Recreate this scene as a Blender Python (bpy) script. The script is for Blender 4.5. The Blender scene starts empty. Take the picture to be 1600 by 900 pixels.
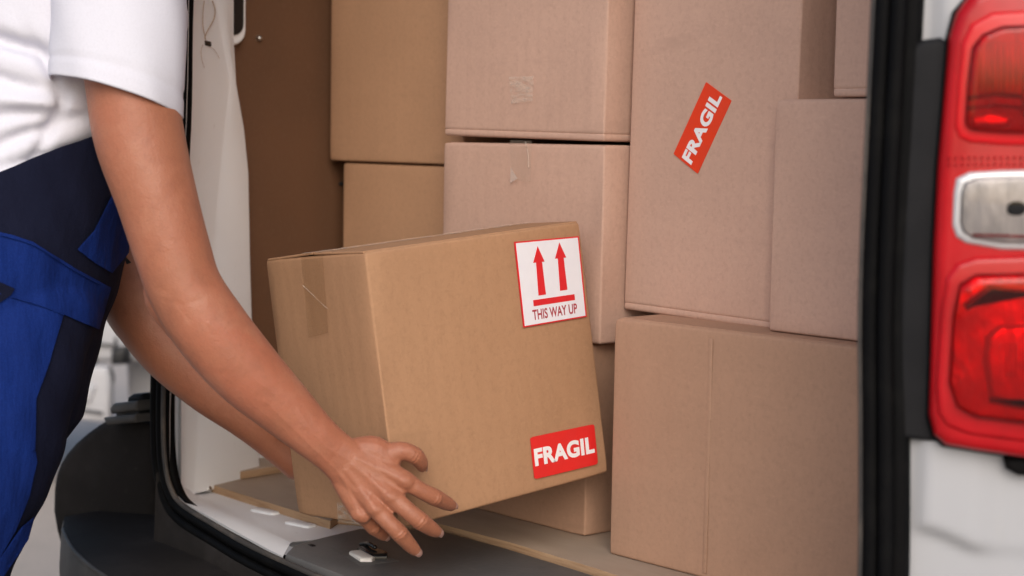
import bpy, bmesh, math, random
from mathutils import Vector, Matrix
from mathutils.bvhtree import BVHTree
import numpy as np

random.seed(4)
SC = bpy.context.scene
COL = SC.collection

# ------------------------------------------------------------------ camera
FPX, YAW, PITCH, ROLL = 2600.0, math.radians(47.5), math.radians(5.0), math.radians(1.0)
FLOOR = 0.58                                   # cargo floor above the ground
CAM = Vector((1.58, -1.27, FLOOR + 0.54))
FWD = Vector((-math.sin(YAW) * math.cos(PITCH), math.cos(YAW) * math.cos(PITCH), -math.sin(PITCH)))
_r = Vector((math.cos(YAW), math.sin(YAW), 0)); _u = _r.cross(FWD)
RGT = _r * math.cos(ROLL) + _u * math.sin(ROLL)
UPV = _u * math.cos(ROLL) - _r * math.sin(ROLL)
cd = bpy.data.cameras.new('camera'); cam = bpy.data.objects.new('camera', cd); COL.objects.link(cam)
cd.sensor_width = 36.0; cd.lens = 36.0 * FPX / 1600.0; cd.clip_start = 0.05; cd.clip_end = 500
M = Matrix((RGT, UPV, -FWD)).transposed().to_4x4(); M.translation = CAM; cam.matrix_world = M
cd.dof.use_dof = True; cd.dof.focus_distance = 2.13; cd.dof.aperture_fstop = 4.0
SC.camera = cam

# ------------------------------------------------------------------ light
SUN = Vector((0.64, -0.52, 0.54)).normalized()
w = bpy.data.worlds.new('World'); SC.world = w; w.use_nodes = True
nt = w.node_tree; sky = nt.nodes.new('ShaderNodeTexSky'); sky.sky_type = 'NISHITA'; sky.sun_disc = False
sky.sun_elevation = math.asin(SUN.z); sky.sun_rotation = math.atan2(SUN.x, SUN.y)
sky.dust_density = 3.0; sky.air_density = 1.0; sky.ozone_density = 1.0
bg = nt.nodes['Background']; bg.inputs[1].default_value = 0.125
nt.links.new(sky.outputs[0], bg.inputs[0])
sl = bpy.data.lights.new('sun', 'SUN'); sl.energy = 1.1; sl.angle = math.radians(45); sl.color = (1, .97, .94)
so = bpy.data.objects.new('sun', sl); COL.objects.link(so); so.rotation_euler = SUN.to_track_quat('Z', 'Y').to_euler()
SC.view_settings.view_transform = 'Standard'; SC.view_settings.look = 'None'
SC.view_settings.gamma = 1.0; SC.view_settings.use_curve_mapping = False
SC.view_settings.exposure = 0.40

# ------------------------------------------------------------------ survey: image direction -> point on a plane of the place
def ray(x, y): return FWD + RGT * ((x - 800) / FPX) - UPV * ((y - 450) / FPX)
def at_z(x, y, z): d = ray(x, y); return CAM + d * ((z - CAM.z) / d.z)
def at_y(x, y, Y): d = ray(x, y); return CAM + d * ((Y - CAM.y) / d.y)
def at_x(x, y, X): d = ray(x, y); return CAM + d * ((X - CAM.x) / d.x)
def at_d(x, y, D): return CAM + ray(x, y) * D
def at_p(x, y, p, n): d = ray(x, y); return CAM + d * ((p - CAM).dot(n) / d.dot(n))

# ------------------------------------------------------------------ materials
MATS = {}
def mat(name, col, rough=.6, metal=0., noise=None, bump=None, spec=.5, coat=0., sss=0., alpha=1., trans=0., extra=None):
    m = bpy.data.materials.new(name); m.use_nodes = True; t = m.node_tree; b = t.nodes['Principled BSDF']
    I = b.inputs
    I['Base Color'].default_value = (*col, 1); I['Roughness'].default_value = rough; I['Metallic'].default_value = metal
    I['Specular IOR Level'].default_value = spec; I['Coat Weight'].default_value = coat; I['Coat Roughness'].default_value = .08
    I['Alpha'].default_value = alpha; I['Transmission Weight'].default_value = trans
    if sss:
        I['Subsurface Weight'].default_value = sss; I['Subsurface Radius'].default_value = (1., .35, .2); I['Subsurface Scale'].default_value = .006
    tc = t.nodes.new('ShaderNodeTexCoord')
    if noise:   # list of (scale, (stretch), colour, amount)
        prev = None
        for sc, st, c2, lo, hi, amt in noise:
            mp = t.nodes.new('ShaderNodeMapping'); mp.inputs['Scale'].default_value = st
            t.links.new(tc.outputs['Object'], mp.inputs[0])
            n = t.nodes.new('ShaderNodeTexNoise'); n.inputs['Scale'].default_value = sc; n.inputs['Detail'].default_value = 5
            n.inputs['Roughness'].default_value = .62
            t.links.new(mp.outputs[0], n.inputs[0])
            r = t.nodes.new('ShaderNodeMapRange'); r.inputs[1].default_value = lo; r.inputs[2].default_value = hi; r.inputs[4].default_value = amt
            t.links.new(n.outputs[0], r.inputs[0])
            x = t.nodes.new('ShaderNodeMix'); x.data_type = 'RGBA'
            t.links.new(r.outputs[0], x.inputs[0])
            if prev: t.links.new(prev, x.inputs[6])
            else: x.inputs[6].default_value = (*col, 1)
            x.inputs[7].default_value = (*c2, 1); prev = x.outputs[2]
        t.links.new(prev, I['Base Color'])
    if bump:
        prev = None
        for sc, st, dist, strg in bump:
            mp = t.nodes.new('ShaderNodeMapping'); mp.inputs['Scale'].default_value = st
            t.links.new(tc.outputs['Object'], mp.inputs[0])
            n = t.nodes.new('ShaderNodeTexNoise'); n.inputs['Scale'].default_value = sc; n.inputs['Detail'].default_value = 4
            t.links.new(mp.outputs[0], n.inputs[0])
            bp = t.nodes.new('ShaderNodeBump'); bp.inputs['Distance'].default_value = dist; bp.inputs['Strength'].default_value = strg
            t.links.new(n.outputs[0], bp.inputs['Height'])
            if prev: t.links.new(prev, bp.inputs['Normal'])
            prev = bp.outputs[0]
        t.links.new(prev, I['Normal'])
    MATS[name] = m
    if extra: extra(m, t, b, tc)
    return m

def flutes(m, t, b, tc):
    # faint corrugation showing through the liner: fine upright waves
    wv = t.nodes.new('ShaderNodeTexWave'); wv.bands_direction = 'DIAGONAL'; wv.inputs['Scale'].default_value = 26; wv.inputs['Distortion'].default_value = .8
    wv.inputs['Detail'].default_value = 1.
    mp = t.nodes.new('ShaderNodeMapping'); mp.inputs['Scale'].default_value = (1, 1, .015)
    t.links.new(tc.outputs['Object'], mp.inputs[0]); t.links.new(mp.outputs[0], wv.inputs[0])
    bp = t.nodes.new('ShaderNodeBump'); bp.inputs['Distance'].default_value = .0006; bp.inputs['Strength'].default_value = .26
    old = b.inputs['Normal'].links[0].from_socket
    t.links.new(wv.outputs['Fac'], bp.inputs['Height']); t.links.new(old, bp.inputs['Normal']); t.links.new(bp.outputs[0], b.inputs['Normal'])

def cardboard(name, c, rough=.82):
    d = tuple(v * .78 for v in c); l = tuple(min(1, v * 1.14) for v in c); d2 = tuple(v * .86 for v in c)
    return mat(name, c, rough, noise=[(3.5, (1, 1, 1), d2, .42, .72, .7), (170, (1, 1, .8), d, .48, .75, .55), (240, (.6, .6, 1), l, .52, .78, .5), (22, (1, 1, 1), l, .55, .8, .35), (11, (.5, .5, 2.2), d2, .60, .72, .8), (420, (1, 1, 1), tuple(v * .5 for v in c), .66, .74, .5)],
               bump=[(300, (1, 1, .4), .0006, .25), (9, (1, 1, 1), .004, .25)], spec=.25, extra=flutes)
cardboard('kraft_brown', (.405, .228, .128))
cardboard('kraft_tan', (.46, .265, .155))
cardboard('kraft_rose', (.545, .355, .278))
cardboard('kraft_mid', (.425, .258, .176))
mat('kraft_edge', (.60, .40, .24), .9, noise=[(200, (1, 1, 1), (.38, .22, .12), .45, .7, .7)])
mat('tape_clear', (.62, .5, .4), .15, alpha=.14, spec=.7, bump=[(40, (1, 1, .3), .003, .4)])
mat('tape_brown', (.34, .19, .09), .25, alpha=.22, spec=.5, bump=[(30, (1, 1, .3), .002, .3)])
def frost(m, t, b, tc):
    n = t.nodes.new('ShaderNodeTexNoise'); n.inputs['Scale'].default_value = 60; n.inputs['Detail'].default_value = 3
    mp = t.nodes.new('ShaderNodeMapping'); mp.inputs['Scale'].default_value = (1, 1, 3)
    t.links.new(tc.outputs['Object'], mp.inputs[0]); t.links.new(mp.outputs[0], n.inputs[0])
    r = t.nodes.new('ShaderNodeMapRange'); r.inputs[1].default_value = .35; r.inputs[2].default_value = .65; r.inputs[3].default_value = .04; r.inputs[4].default_value = .36
    t.links.new(n.outputs[0], r.inputs[0]); t.links.new(r.outputs[0], b.inputs['Alpha'])
mat('tape_frosted', (.78, .68, .58), .35, extra=frost)
mat('tape_curl', (.80, .70, .64), .4, alpha=.4, noise=[(30, (1, 1, 1), (.7, .6, .54), .4, .7, .6)])
mat('sticker_red', (.72, .022, .02), .3, bump=[(14, (1, 1, 1), .006, .35), (60, (1, 1, 1), .001, .3)], noise=[(40, (1, 1, 1), (.66, .03, .03), .4, .7, .5)])
mat('sticker_orange', (.78, .055, .016), .3, bump=[(14, (1, 1, 1), .006, .35), (60, (1, 1, 1), .001, .3)], noise=[(40, (1, 1, 1), (.68, .06, .03), .4, .7, .5)])
mat('sticker_white', (.80, .80, .86), .3, bump=[(14, (1, 1, 1), .006, .35), (60, (1, 1, 1), .001, .3)], noise=[(30, (1, 1, 1), (.76, .76, .83), .4, .7, .6)])
mat('ink_white', (.86, .85, .88), .4, noise=[(60, (1, 1, 1), (.8, .78, .8), .4, .7, .5)])
mat('ink_red', (.70, .02, .025), .4, noise=[(60, (1, 1, 1), (.6, .02, .03), .4, .7, .5)])
mat('ink_maroon', (.36, .03, .05), .4, noise=[(60, (1, 1, 1), (.5, .05, .07), .4, .7, .5)])
mat('van_white', (.385, .392, .415), .45, noise=[(5, (1, 1, 1), (.365, .37, .39), .45, .75, .6), (40, (1, 1, .4), (.36, .35, .33), .6, .8, .25)], bump=[(5, (1, 1, 1), .004, .12)], coat=.12)
mat('van_inner_white', (.87, .89, .92), .42, noise=[(6, (1, 1, 1), (.82, .83, .85), .45, .75, .7), (60, (1, 1, .3), (.42, .38, .34), .66, .8, .45)], bump=[(8, (1, 1, 1), .004, .3)])
mat('rubber_black', (.0035, .0035, .004), .65, spec=.07, noise=[(25, (1, 1, 1), (.010, .0095, .009), .5, .8, .7)], bump=[(60, (1, 1, 1), .001, .3)])
mat('rubber_dusty', (.05, .045, .042), .7, noise=[(14, (1, 1, 1), (.16, .13, .105), .45, .75, .8)], bump=[(80, (1, 1, 1), .001, .3)])
mat('bumper_plastic', (.021, .0185, .0175), .75, spec=.08, noise=[(7, (1, 1, 1), (.036, .032, .031), .45, .7, .8), (60, (1, 1, 1), (.05, .045, .04), .6, .8, .5)], bump=[(500, (1, 1, 1), .0007, .5), (30, (1, 1, 1), .002, .2)])
mat('bumper_grey', (.060, .054, .049), .65, spec=.3, noise=[(9, (1, 1, 1), (.11, .10, .09), .45, .7, .8)], bump=[(500, (1, 1, 1), .0007, .5)])
mat('sill_plastic', (.095, .095, .098), .5, noise=[(6, (1, 1, 1), (.155, .15, .145), .45, .75, .8), (50, (.3, 1, 1), (.2, .18, .16), .62, .82, .5)], bump=[(120, (1, 1, 1), .0015, .35)])
mat('trim_grey', (.010, .0103, .012), .65, spec=.15, noise=[(12, (1, 1, 1), (.017, .017, .019), .4, .7, .6)], bump=[(400, (1, 1, 1), .0006, .4)])
mat('hardboard', (.128, .058, .027), .62, noise=[(4, (1, 1, 1), (.10, .046, .022), .4, .7, .8), (140, (1, 1, 1), (.14, .075, .04), .5, .75, .5)], bump=[(160, (1, 1, 1), .001, .3)])
mat('ply_top', (.36, .275, .21), .65, noise=[(6, (.4, 1, 1), (.25, .18, .135), .42, .7, .8), (45, (.15, 1, 1), (.36, .28, .22), .52, .8, .6), (3, (1, 1, 1), (.33, .28, .23), .5, .75, .6)], bump=[(40, (.2, 1, 1), .0015, .3)])
mat('ply_edge', (.40, .26, .155), .8, noise=[(90, (.2, .2, 3), (.26, .14, .07), .45, .7, .8)])
mat('black_hole', (.006, .006, .007), .5, noise=[(20, (1, 1, 1), (.01, .01, .011), .4, .7, .5)])
mat('black_gloss', (.01, .01, .011), .2, noise=[(20, (1, 1, 1), (.02, .02, .02), .4, .7, .5)])
mat('white_plastic', (.78, .76, .73), .4, noise=[(20, (1, 1, 1), (.7, .67, .63), .4, .7, .5)])
mat('steel', (.55, .54, .52), .3, metal=1., noise=[(40, (1, 1, 1), (.4, .39, .37), .4, .7, .5)])
mat('chrome', (.82, .82, .84), .14, metal=1., noise=[(8, (1, 1, 1), (.7, .7, .72), .4, .7, .4)])
mat('wire_tan', (.45, .33, .25), .7, noise=[(60, (1, 1, 1), (.22, .13, .09), .4, .7, .5)])
mat('lamp_red', (.44, .003, .008), .3, noise=[(18, (1, 1, 1), (.30, .0015, .004), .4, .7, .7)], coat=.2, spec=.3)
mat('lamp_red_bright', (.60, .006, .011), .28, noise=[(14, (1, 1, 1), (.46, .004, .008), .4, .7, .6)], coat=.2, spec=.3)
mat('lamp_red_deep', (.17, .003, .006), .2, noise=[(24, (1, 1, .3), (.30, .014, .018), .45, .7, .8)], coat=.2, spec=.3)
mat('lamp_clear', (.40, .40, .41), .2, metal=.55, noise=[(22, (1, 1, 1.5), (.16, .16, .17), .46, .72, .8), (9, (1, 1, 1), (.66, .66, .67), .5, .7, .6)], coat=1., bump=[(30, (1, 1, 1), .006, .4)])
mat('rim_silver', (.62, .62, .64), .3, metal=.3, noise=[(20, (1, 1, 1), (.54, .54, .56), .4, .7, .5)])
mat('concrete', (.46, .395, .34), .85, noise=[(.9, (1, 1, 1), (.42, .365, .315), .4, .7, .8), (6, (1, 1, 1), (.37, .32, .275), .5, .75, .6), (90, (1, 1, 1), (.30, .265, .235), .5, .75, .5)], bump=[(60, (1, 1, 1), .004, .4)])
mat('joint_filler', (.30, .26, .23), .9, noise=[(20, (1, 1, 1), (.22, .19, .17), .4, .7, .6)])
def skin_extra(m, t, b, tc): b.inputs['Sheen Weight'].default_value = .05
mat('skin', (.335, .128, .070), .5, noise=[(7, (1, 1, 1), (.37, .120, .067), .42, .66, .95), (14, (1, 1, 1), (.37, .165, .098), .52, .70, .7), (40, (1, 1, 1), (.26, .094, .052), .5, .74, .6), (260, (1, 1, 1), (.26, .10, .06), .54, .74, .55)],
    bump=[(420, (1, 1, 1), .0010, .45), (110, (1, 1, 1), .0016, .4), (26, (1, 1, 1), .004, .25)], sss=.08, spec=.42, extra=skin_extra)
mat('nail', (.66, .42, .36), .3, noise=[(60, (1, 1, 1), (.72, .50, .44), .4, .7, .6)], coat=.2)
mat('hair', (.03, .018, .012), .5, noise=[(90, (1, 1, .1), (.06, .035, .02), .4, .7, .8)], bump=[(160, (1, 1, .1), .003, .6)])
mat('shirt_white', (.64, .64, .71), .88, spec=.15, noise=[(400, (1, 1, 1), (.58, .58, .645), .45, .7, .6), (6, (1, 1, 1), (.61, .61, .675), .4, .7, .5)], bump=[(700, (1, 1, 1), .0006, .3), (14, (1, 1, .6), .004, .4)])
mat('cloth_navy', (.0055, .0070, .020), .9, spec=.12, noise=[(500, (1, 1, 1), (.010, .012, .030), .45, .7, .7), (8, (1, 1, 1), (.008, .0095, .025), .4, .7, .6)], bump=[(600, (1, 1, 1), .0008, .4), (16, (1, 1, .5), .012, .6)])
mat('cloth_blue', (.003, .017, .125), .85, spec=.15, noise=[(500, (1, 1, 1), (.006, .030, .19), .45, .7, .7), (8, (1, 1, 1), (.0025, .012, .085), .4, .7, .6)], bump=[(600, (1, 1, 1), .0008, .4), (14, (1.6, 1.6, .5), .014, .7)])
mat('strap_black', (.012, .012, .013), .6, noise=[(80, (1, 1, 1), (.03, .03, .03), .4, .7, .5)])
mat('shoe', (.03, .028, .027), .6, noise=[(30, (1, 1, 1), (.05, .045, .04), .4, .7, .5)])
mat('far_white', (.50, .50, .52), .4, noise=[(5, (1, 1, 1), (.43, .43, .45), .4, .7, .6)])
mat('far_grey', (.08, .08, .085), .5, noise=[(15, (1, 1, 1), (.22, .22, .22), .4, .7, .6)])

def lens(name, col, rough=.04):
    m = bpy.data.materials.new(name); m.use_nodes = True; t = m.node_tree; t.nodes.remove(t.nodes['Principled BSDF'])
    tr = t.nodes.new('ShaderNodeBsdfTransparent'); gl = t.nodes.new('ShaderNodeBsdfGlossy'); gl.inputs['Roughness'].default_value = rough
    fr = t.nodes.new('ShaderNodeFresnel'); fr.inputs[0].default_value = 1.45; mx = t.nodes.new('ShaderNodeMixShader')
    tc = t.nodes.new('ShaderNodeTexCoord'); n = t.nodes.new('ShaderNodeTexNoise'); n.inputs['Scale'].default_value = 25
    t.links.new(tc.outputs['Object'], n.inputs[0]); x = t.nodes.new('ShaderNodeMix'); x.data_type = 'RGBA'
    x.inputs[6].default_value = (*col, 1); x.inputs[7].default_value = (*[c * .85 for c in col], 1); t.links.new(n.outputs[0], x.inputs[0]); t.links.new(x.outputs[2], tr.inputs[0])
    t.links.new(fr.outputs[0], mx.inputs[0]); t.links.new(tr.outputs[0], mx.inputs[1]); t.links.new(gl.outputs[0], mx.inputs[2])
    t.links.new(mx.outputs[0], t.nodes['Material Output'].inputs[0]); MATS[name] = m
lens('lens_red', (.82, .022, .035), .08); lens('lens_clear', (.93, .93, .94))
mat('reflector', (.86, .84, .84), .3, metal=.7, noise=[(30, (1, 1, 1), (.6, .58, .58), .4, .7, .6)], bump=[(55, (1, 1, .4), .006, .7)])
mat('reflector_dull', (.46, .43, .43), .35, metal=.55, noise=[(30, (1, 1, .3), (.26, .25, .25), .4, .7, .7)], bump=[(70, (1, 1, .25), .005, .6)])
# ------------------------------------------------------------------ object helpers
def link(name, me, material, parent=None, smooth=True, mw=None):
    o = bpy.data.objects.new(name, me); COL.objects.link(o)
    if material: me.materials.append(MATS[material] if isinstance(material, str) else material)
    if smooth is not None:
        me.polygons.foreach_set('use_smooth', [smooth] * len(me.polygons))
    if parent:
        o.parent = parent
        if parent.get('_mw'): pass
    return o
def thing(name, label, cat, loc=(0, 0, 0), group=None, rot=None):
    o = bpy.data.objects.new(name, None); COL.objects.link(o); o.empty_display_size = .1
    o.location = loc
    if rot is not None: o.rotation_euler = rot
    o['label'] = label; o['category'] = cat
    if group: o['group'] = group
    return o
def root_inv(parent):
    m = Matrix.Identity(4); p = parent
    while p is not None:
        m = p.matrix_basis @ m; p = p.parent
    return m.inverted()
def obj(name, bm, material, parent=None, smooth=True, sharp=None):
    """bmesh in WORLD coordinates -> mesh object under parent (kept where it stands)"""
    me = bpy.data.meshes.new(name)
    bmesh.ops.recalc_face_normals(bm, faces=bm.faces)
    if parent is not None: bmesh.ops.transform(bm, matrix=root_inv(parent), verts=bm.verts)
    if sharp is not None:
        for e in bm.edges:
            if len(e.link_faces) == 2 and e.calc_face_angle(0) > math.radians(sharp): e.smooth = False
    bm.to_mesh(me); bm.free()
    return link(name, me, material, parent, smooth)
def from_data(verts, faces):
    bm = bmesh.new(); vs = [bm.verts.new(v) for v in verts]
    for f in faces:
        try: bm.faces.new([vs[i] for i in f])
        except ValueError: pass
    return bm
def grid(rows, closed_u=False):
    """rows of points -> quad sheet"""
    nr, nc = len(rows), len(rows[0]); verts = [p for r in rows for p in r]; faces = []
    for i in range(nr - 1):
        for j in range(nc if closed_u else nc - 1):
            k = (j + 1) % nc
            faces.append((i * nc + j, i * nc + k, (i + 1) * nc + k, (i + 1) * nc + j))
    return from_data(verts, faces)
def cr(pts, n):
    """Catmull-Rom through tuples/Vectors, n samples per span"""
    P = [Vector(p) if not isinstance(p, (int, float)) else p for p in pts]; out = []
    for i in range(len(P) - 1):
        p0 = P[max(i - 1, 0)]; p1 = P[i]; p2 = P[i + 1]; p3 = P[min(i + 2, len(P) - 1)]
        for k in range(n):
            t = k / n
            out.append(.5 * ((2 * p1) + (p2 - p0) * t + (2 * p0 - 5 * p1 + 4 * p2 - p3) * t * t + (3 * p1 - p0 - 3 * p2 + p3) * t ** 3))
    out.append(P[-1]); return out
def tube_into(bm, pts, ra, rb=None, seg=14, n=6, view=None, capends=True, round_end=True, mod=None):
    """swept ellipse; ra = half width across the sight line, rb = half thickness along it"""
    rb = rb or ra
    if not hasattr(ra, '__len__'): ra = [ra] * len(pts)
    if not hasattr(rb, '__len__'): rb = [rb] * len(pts)
    view = view or FWD
    P = cr(pts, n); A = cr(list(ra), n); B = cr(list(rb), n); rings = []
    m = len(P); prevb = None
    for i in range(m):
        t = (P[min(i + 1, m - 1)] - P[max(i - 1, 0)]).normalized()
        b1 = t.cross(view)
        if b1.length < .15 and prevb is not None: b1 = prevb - t * prevb.dot(t)
        b1.normalize(); prevb = b1
        b2 = b1.cross(t)
        ring = []
        for k in range(seg):
            a = 2 * math.pi * k / seg
            p = P[i] + b1 * (A[i] * math.cos(a)) + b2 * (B[i] * math.sin(a))
            if mod: p = mod(p, i / (m - 1), a, b1, b2, P[i])
            ring.append(bm.verts.new(p))
        rings.append(ring)
    for i in range(m - 1):
        for k in range(seg):
            bm.faces.new((rings[i][k], rings[i][(k + 1) % seg], rings[i + 1][(k + 1) % seg], rings[i + 1][k]))
    if capends:
        for ring, q, s in ((rings[0], P[0], -1), (rings[-1], P[-1], 1)):
            t = ((P[-1] - P[-2]) if s > 0 else (P[1] - P[0])).normalized() * s
            if round_end:
                r = sum(((v.co - q).length for v in ring)) / seg
                mid = [bm.verts.new(q + (v.co - q) * .72 + t * r * .62) for v in ring]
                for k in range(seg): bm.faces.new((ring[k], ring[(k + 1) % seg], mid[(k + 1) % seg], mid[k]))
                tip = bm.verts.new(q + t * r * .92)
                for k in range(seg): bm.faces.new((mid[k], mid[(k + 1) % seg], tip))
            else: bm.faces.new(ring)
    return rings
def rrect(w, h, r, n=6):
    out = []
    for cx, cy, a0 in ((w / 2 - r, h / 2 - r, 0), (-w / 2 + r, h / 2 - r, 90), (-w / 2 + r, -h / 2 + r, 180), (w / 2 - r, -h / 2 + r, 270)):
        for k in range(n + 1):
            a = math.radians(a0 + 90 * k / n); out.append((cx + r * math.cos(a), cy + r * math.sin(a)))
    return out
def offset_loop(pts, d):
    """inset a ccw 2-D loop by d"""
    n = len(pts); out = []
    for i in range(n):
        p0, p1, p2 = Vector(pts[i - 1]), Vector(pts[i]), Vector(pts[(i + 1) % n])
        e1 = (p1 - p0); e2 = (p2 - p1)
        n1 = Vector((-e1.y, e1.x)); n2 = Vector((-e2.y, e2.x))
        if n1.length > 1e-9: n1.normalize()
        if n2.length > 1e-9: n2.normalize()
        b = n1 + n2
        if b.length < 1e-6: b = n1
        b.normalize(); c = max(.45, b.dot(n1 if n1.length else n2))
        out.append(tuple(p1 + b * (d / c)))
    return out
def ccw(pts):
    a = sum(pts[i - 1][0] * pts[i][1] - pts[i][0] * pts[i - 1][1] for i in range(len(pts)))
    return pts if a > 0 else pts[::-1]
def slab(pts, depth, bev, to3, levels=3, back=True):
    """extruded 2-D outline with a rounded front rim. to3(u, v, out) -> world"""
    pts = ccw(pts); rings = [[to3(u, v, 0) for u, v in pts]]
    for k in range(levels + 1):
        a = math.pi / 2 * k / levels
        q = offset_loop(pts, bev * (1 - math.cos(a)))
        rings.append([to3(u, v, depth - bev + bev * math.sin(a)) for u, v in q])
    bm = grid(rings, closed_u=True); bm.verts.ensure_lookup_table(); n = len(pts)
    bm.faces.new([bm.verts[(len(rings) - 1) * n + i] for i in range(n)])
    if back: bm.faces.new([bm.verts[i] for i in range(n)][::-1])
    return bm
def box_bm(x0, x1, y0, y1, z0, z1, bev=.002):
    bm = bmesh.new(); bmesh.ops.create_cube(bm, size=1)
    for v in bm.verts: v.co = Vector(((x0 + x1) / 2 + v.co.x * (x1 - x0), (y0 + y1) / 2 + v.co.y * (y1 - y0), (z0 + z1) / 2 + v.co.z * (z1 - z0)))
    if bev: bmesh.ops.bevel(bm, geom=bm.edges[:], offset=bev, segments=2, affect='EDGES', profile=.5)
    return bm
def join(a, b):
    me = bpy.data.meshes.new('tmp'); b.to_mesh(me); a.from_mesh(me); bpy.data.meshes.remove(me); b.free(); return a
def remesh(bm, voxel, smooth_it=6, fac=.5):
    """union of overlapping closed shapes -> one continuous skin"""
    me = bpy.data.meshes.new('tmp'); bm.to_mesh(me); bm.free()
    o = bpy.data.objects.new('tmp', me); COL.objects.link(o)
    r = o.modifiers.new('r', 'REMESH'); r.mode = 'VOXEL'; r.voxel_size = voxel
    s = o.modifiers.new('s', 'SMOOTH'); s.iterations = smooth_it; s.factor = fac
    dg = bpy.context.evaluated_depsgraph_get()
    nm = bpy.data.meshes.new_from_object(o.evaluated_get(dg))
    bpy.data.objects.remove(o); bpy.data.meshes.remove(me)
    out = bmesh.new(); out.from_mesh(nm); bpy.data.meshes.remove(nm); return out

# ================================================================== SETTING
g = grid([[Vector((x, y, 0)) for x in (-120, -12, -6, -3, 0, 3, 6, 12, 120)] for y in (-120, -12, -6, -3, 0, 3, 6, 12, 120)])
gr = obj('ground', g, 'concrete', smooth=False); gr['kind'] = 'structure'
# slab joints in the yard, recessed filler strips between the poured bays
for (a, b_) in (((-12, .42), (12, .42)), ((-12, 3.4), (12, 3.4)), ((-3.35, -12), (-3.35, 12)), ((-6.4, -12), (-6.4, 12))):
    a = Vector((*a, .004)); b_ = Vector((*b_, .004)); n_ = Vector((-(b_ - a).y, (b_ - a).x, 0)).normalized() * .012
    o = obj('joint', from_data([a - n_, b_ - n_, b_ + n_, a + n_], [(0, 1, 2, 3)]), 'joint_filler', gr, smooth=False)

# ================================================================== VAN
van = thing('delivery_van', 'white delivery van with its rear open, loaded with cardboard boxes', 'van', (.06, 1.0, 0))
XC = .06
# --- cargo floor: plywood boards
def plate(pts, z0, z1, name, mt, parent, edge=None, bev=.0015):
    bm = slab([(p[0], p[1]) for p in pts], z1 - z0, bev, lambda u, v, o: Vector((u, v, z0 + o)), 2)
    o = obj(name, bm, mt, parent, smooth=True, sharp=30)
    if edge:
        o.data.materials.append(MATS[edge])
        for p in o.data.polygons:
            if abs(p.normal.z) < .75: p.material_index = 1
    return o
pA = [at_z(*p, FLOOR) for p in ((330, 757), (425, 787), (516, 814), (528, 806), (690, 819), (800, 848), (935, 889))]
front = [(p.x, p.y) for p in pA]
plate(front + [(.40, .195), (.72, .195), (.72, 1.95), (-.66, 1.95), (-.66, .30), (front[0][0] - .006, front[0][1] + .03)], FLOOR - .012, FLOOR, 'floor_board', 'ply_top', van, 'ply_edge')
bq = [at_z(*p, FLOOR + .013) for p in ((377, 737), (470, 722))]
plate([(bq[0].x, bq[0].y), (bq[1].x, bq[1].y), (-.36, .62), (-.7, .62), (-.7, bq[0].y + .02)], FLOOR + .001, FLOOR + .013, 'floor_board', 'ply_top', van, 'ply_edge')
s = at_z(327, 760, FLOOR - .002)
bm = bmesh.new(); tube_into(bm, [s + Vector((-.008, .010, -.002)), s + Vector((.006, -.006, -.002))], .0055, seg=12, n=3)
obj('floor_bolt', bm, 'steel', van)
# steel under-floor
obj('floor_pan', box_bm(-.66, .72, .10, 2.2, FLOOR - .05, FLOOR - .024, .002), 'van_inner_white', van, smooth=False)

# --- opening line (inner edge of the door seal), left post down, along the sill, right post up, header back
PATH = [(-.480, .05, 1.80), (-.497, .01, 1.50), (-.504, 0, 1.32), (-.511, 0, 1.13), (-.536, 0, .92), (-.553, 0, .78), (-.556, 0, .69), (-.550, 0, .635), (-.534, 0, .604), (-.504, -.001, .588),
        (-.418, -.006, .577), (-.25, -.026, .569), (.06, -.045, .566), (.37, -.028, .569), (.54, -.006, .577), (.625, -.001, .590), (.660, 0, .615), (.676, 0, .65), (.682, 0, .72), (.677, 0, .86), (.671, 0, 1.0), (.674, 0, 1.25), (.664, .02, 1.55), (.640, .05, 1.80),
        (.58, .055, 1.85), (.06, .06, 1.86), (-.42, .055, 1.85)]
RING = []
N_ = len(PATH)
for i in range(N_):
    p0, p1, p2, p3 = (Vector(PATH[(i + k) % N_]) for k in (-1, 0, 1, 2))
    for k in range(5):
        t = k / 5
        RING.append(.5 * ((2 * p1) + (p2 - p0) * t + (2 * p0 - 5 * p1 + 4 * p2 - p3) * t * t + (3 * p1 - p0 - 3 * p2 + p3) * t ** 3))
def ring_sweep(profile):
    """profile: list of (outward, back) offsets, closed loop along the opening line"""
    rows = []; n = len(RING)
    for i in range(n):
        t = (RING[(i + 1) % n] - RING[i - 1]).normalized()
        out = t.cross(Vector((0, 1, 0)));  out.normalize()
        if out.dot(RING[i] - Vector((XC, 0, 1.2))) < 0: out = -out
        rows.append([RING[i] + out * o_ + Vector((0, -b_, 0)) for o_, b_ in profile])
    rows.append(rows[0])
    bm = grid(rows, closed_u=True); bmesh.ops.remove_doubles(bm, verts=bm.verts, dist=1e-6); return bm
def circ(cx, cy, r, n=10, sx=1): return [(cx + r * sx * math.cos(2 * math.pi * k / n), cy + r * math.sin(2 * math.pi * k / n)) for k in range(n)]
seal = obj('door_seal', ring_sweep(circ(.012, .002, .0085)), 'rubber_black', van)
obj('seal_lip', ring_sweep(circ(.0035, .004, .0036, sx=1.2)), 'rubber_dusty', seal)
obj('outer_bead', ring_sweep(circ(.029, .003, .0075)), 'rubber_black', seal)
obj('seal_channel', ring_sweep([(.004, -.016), (.042, -.016), (.042, -.004), (.004, -.004)]), 'rubber_black', seal)

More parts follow.
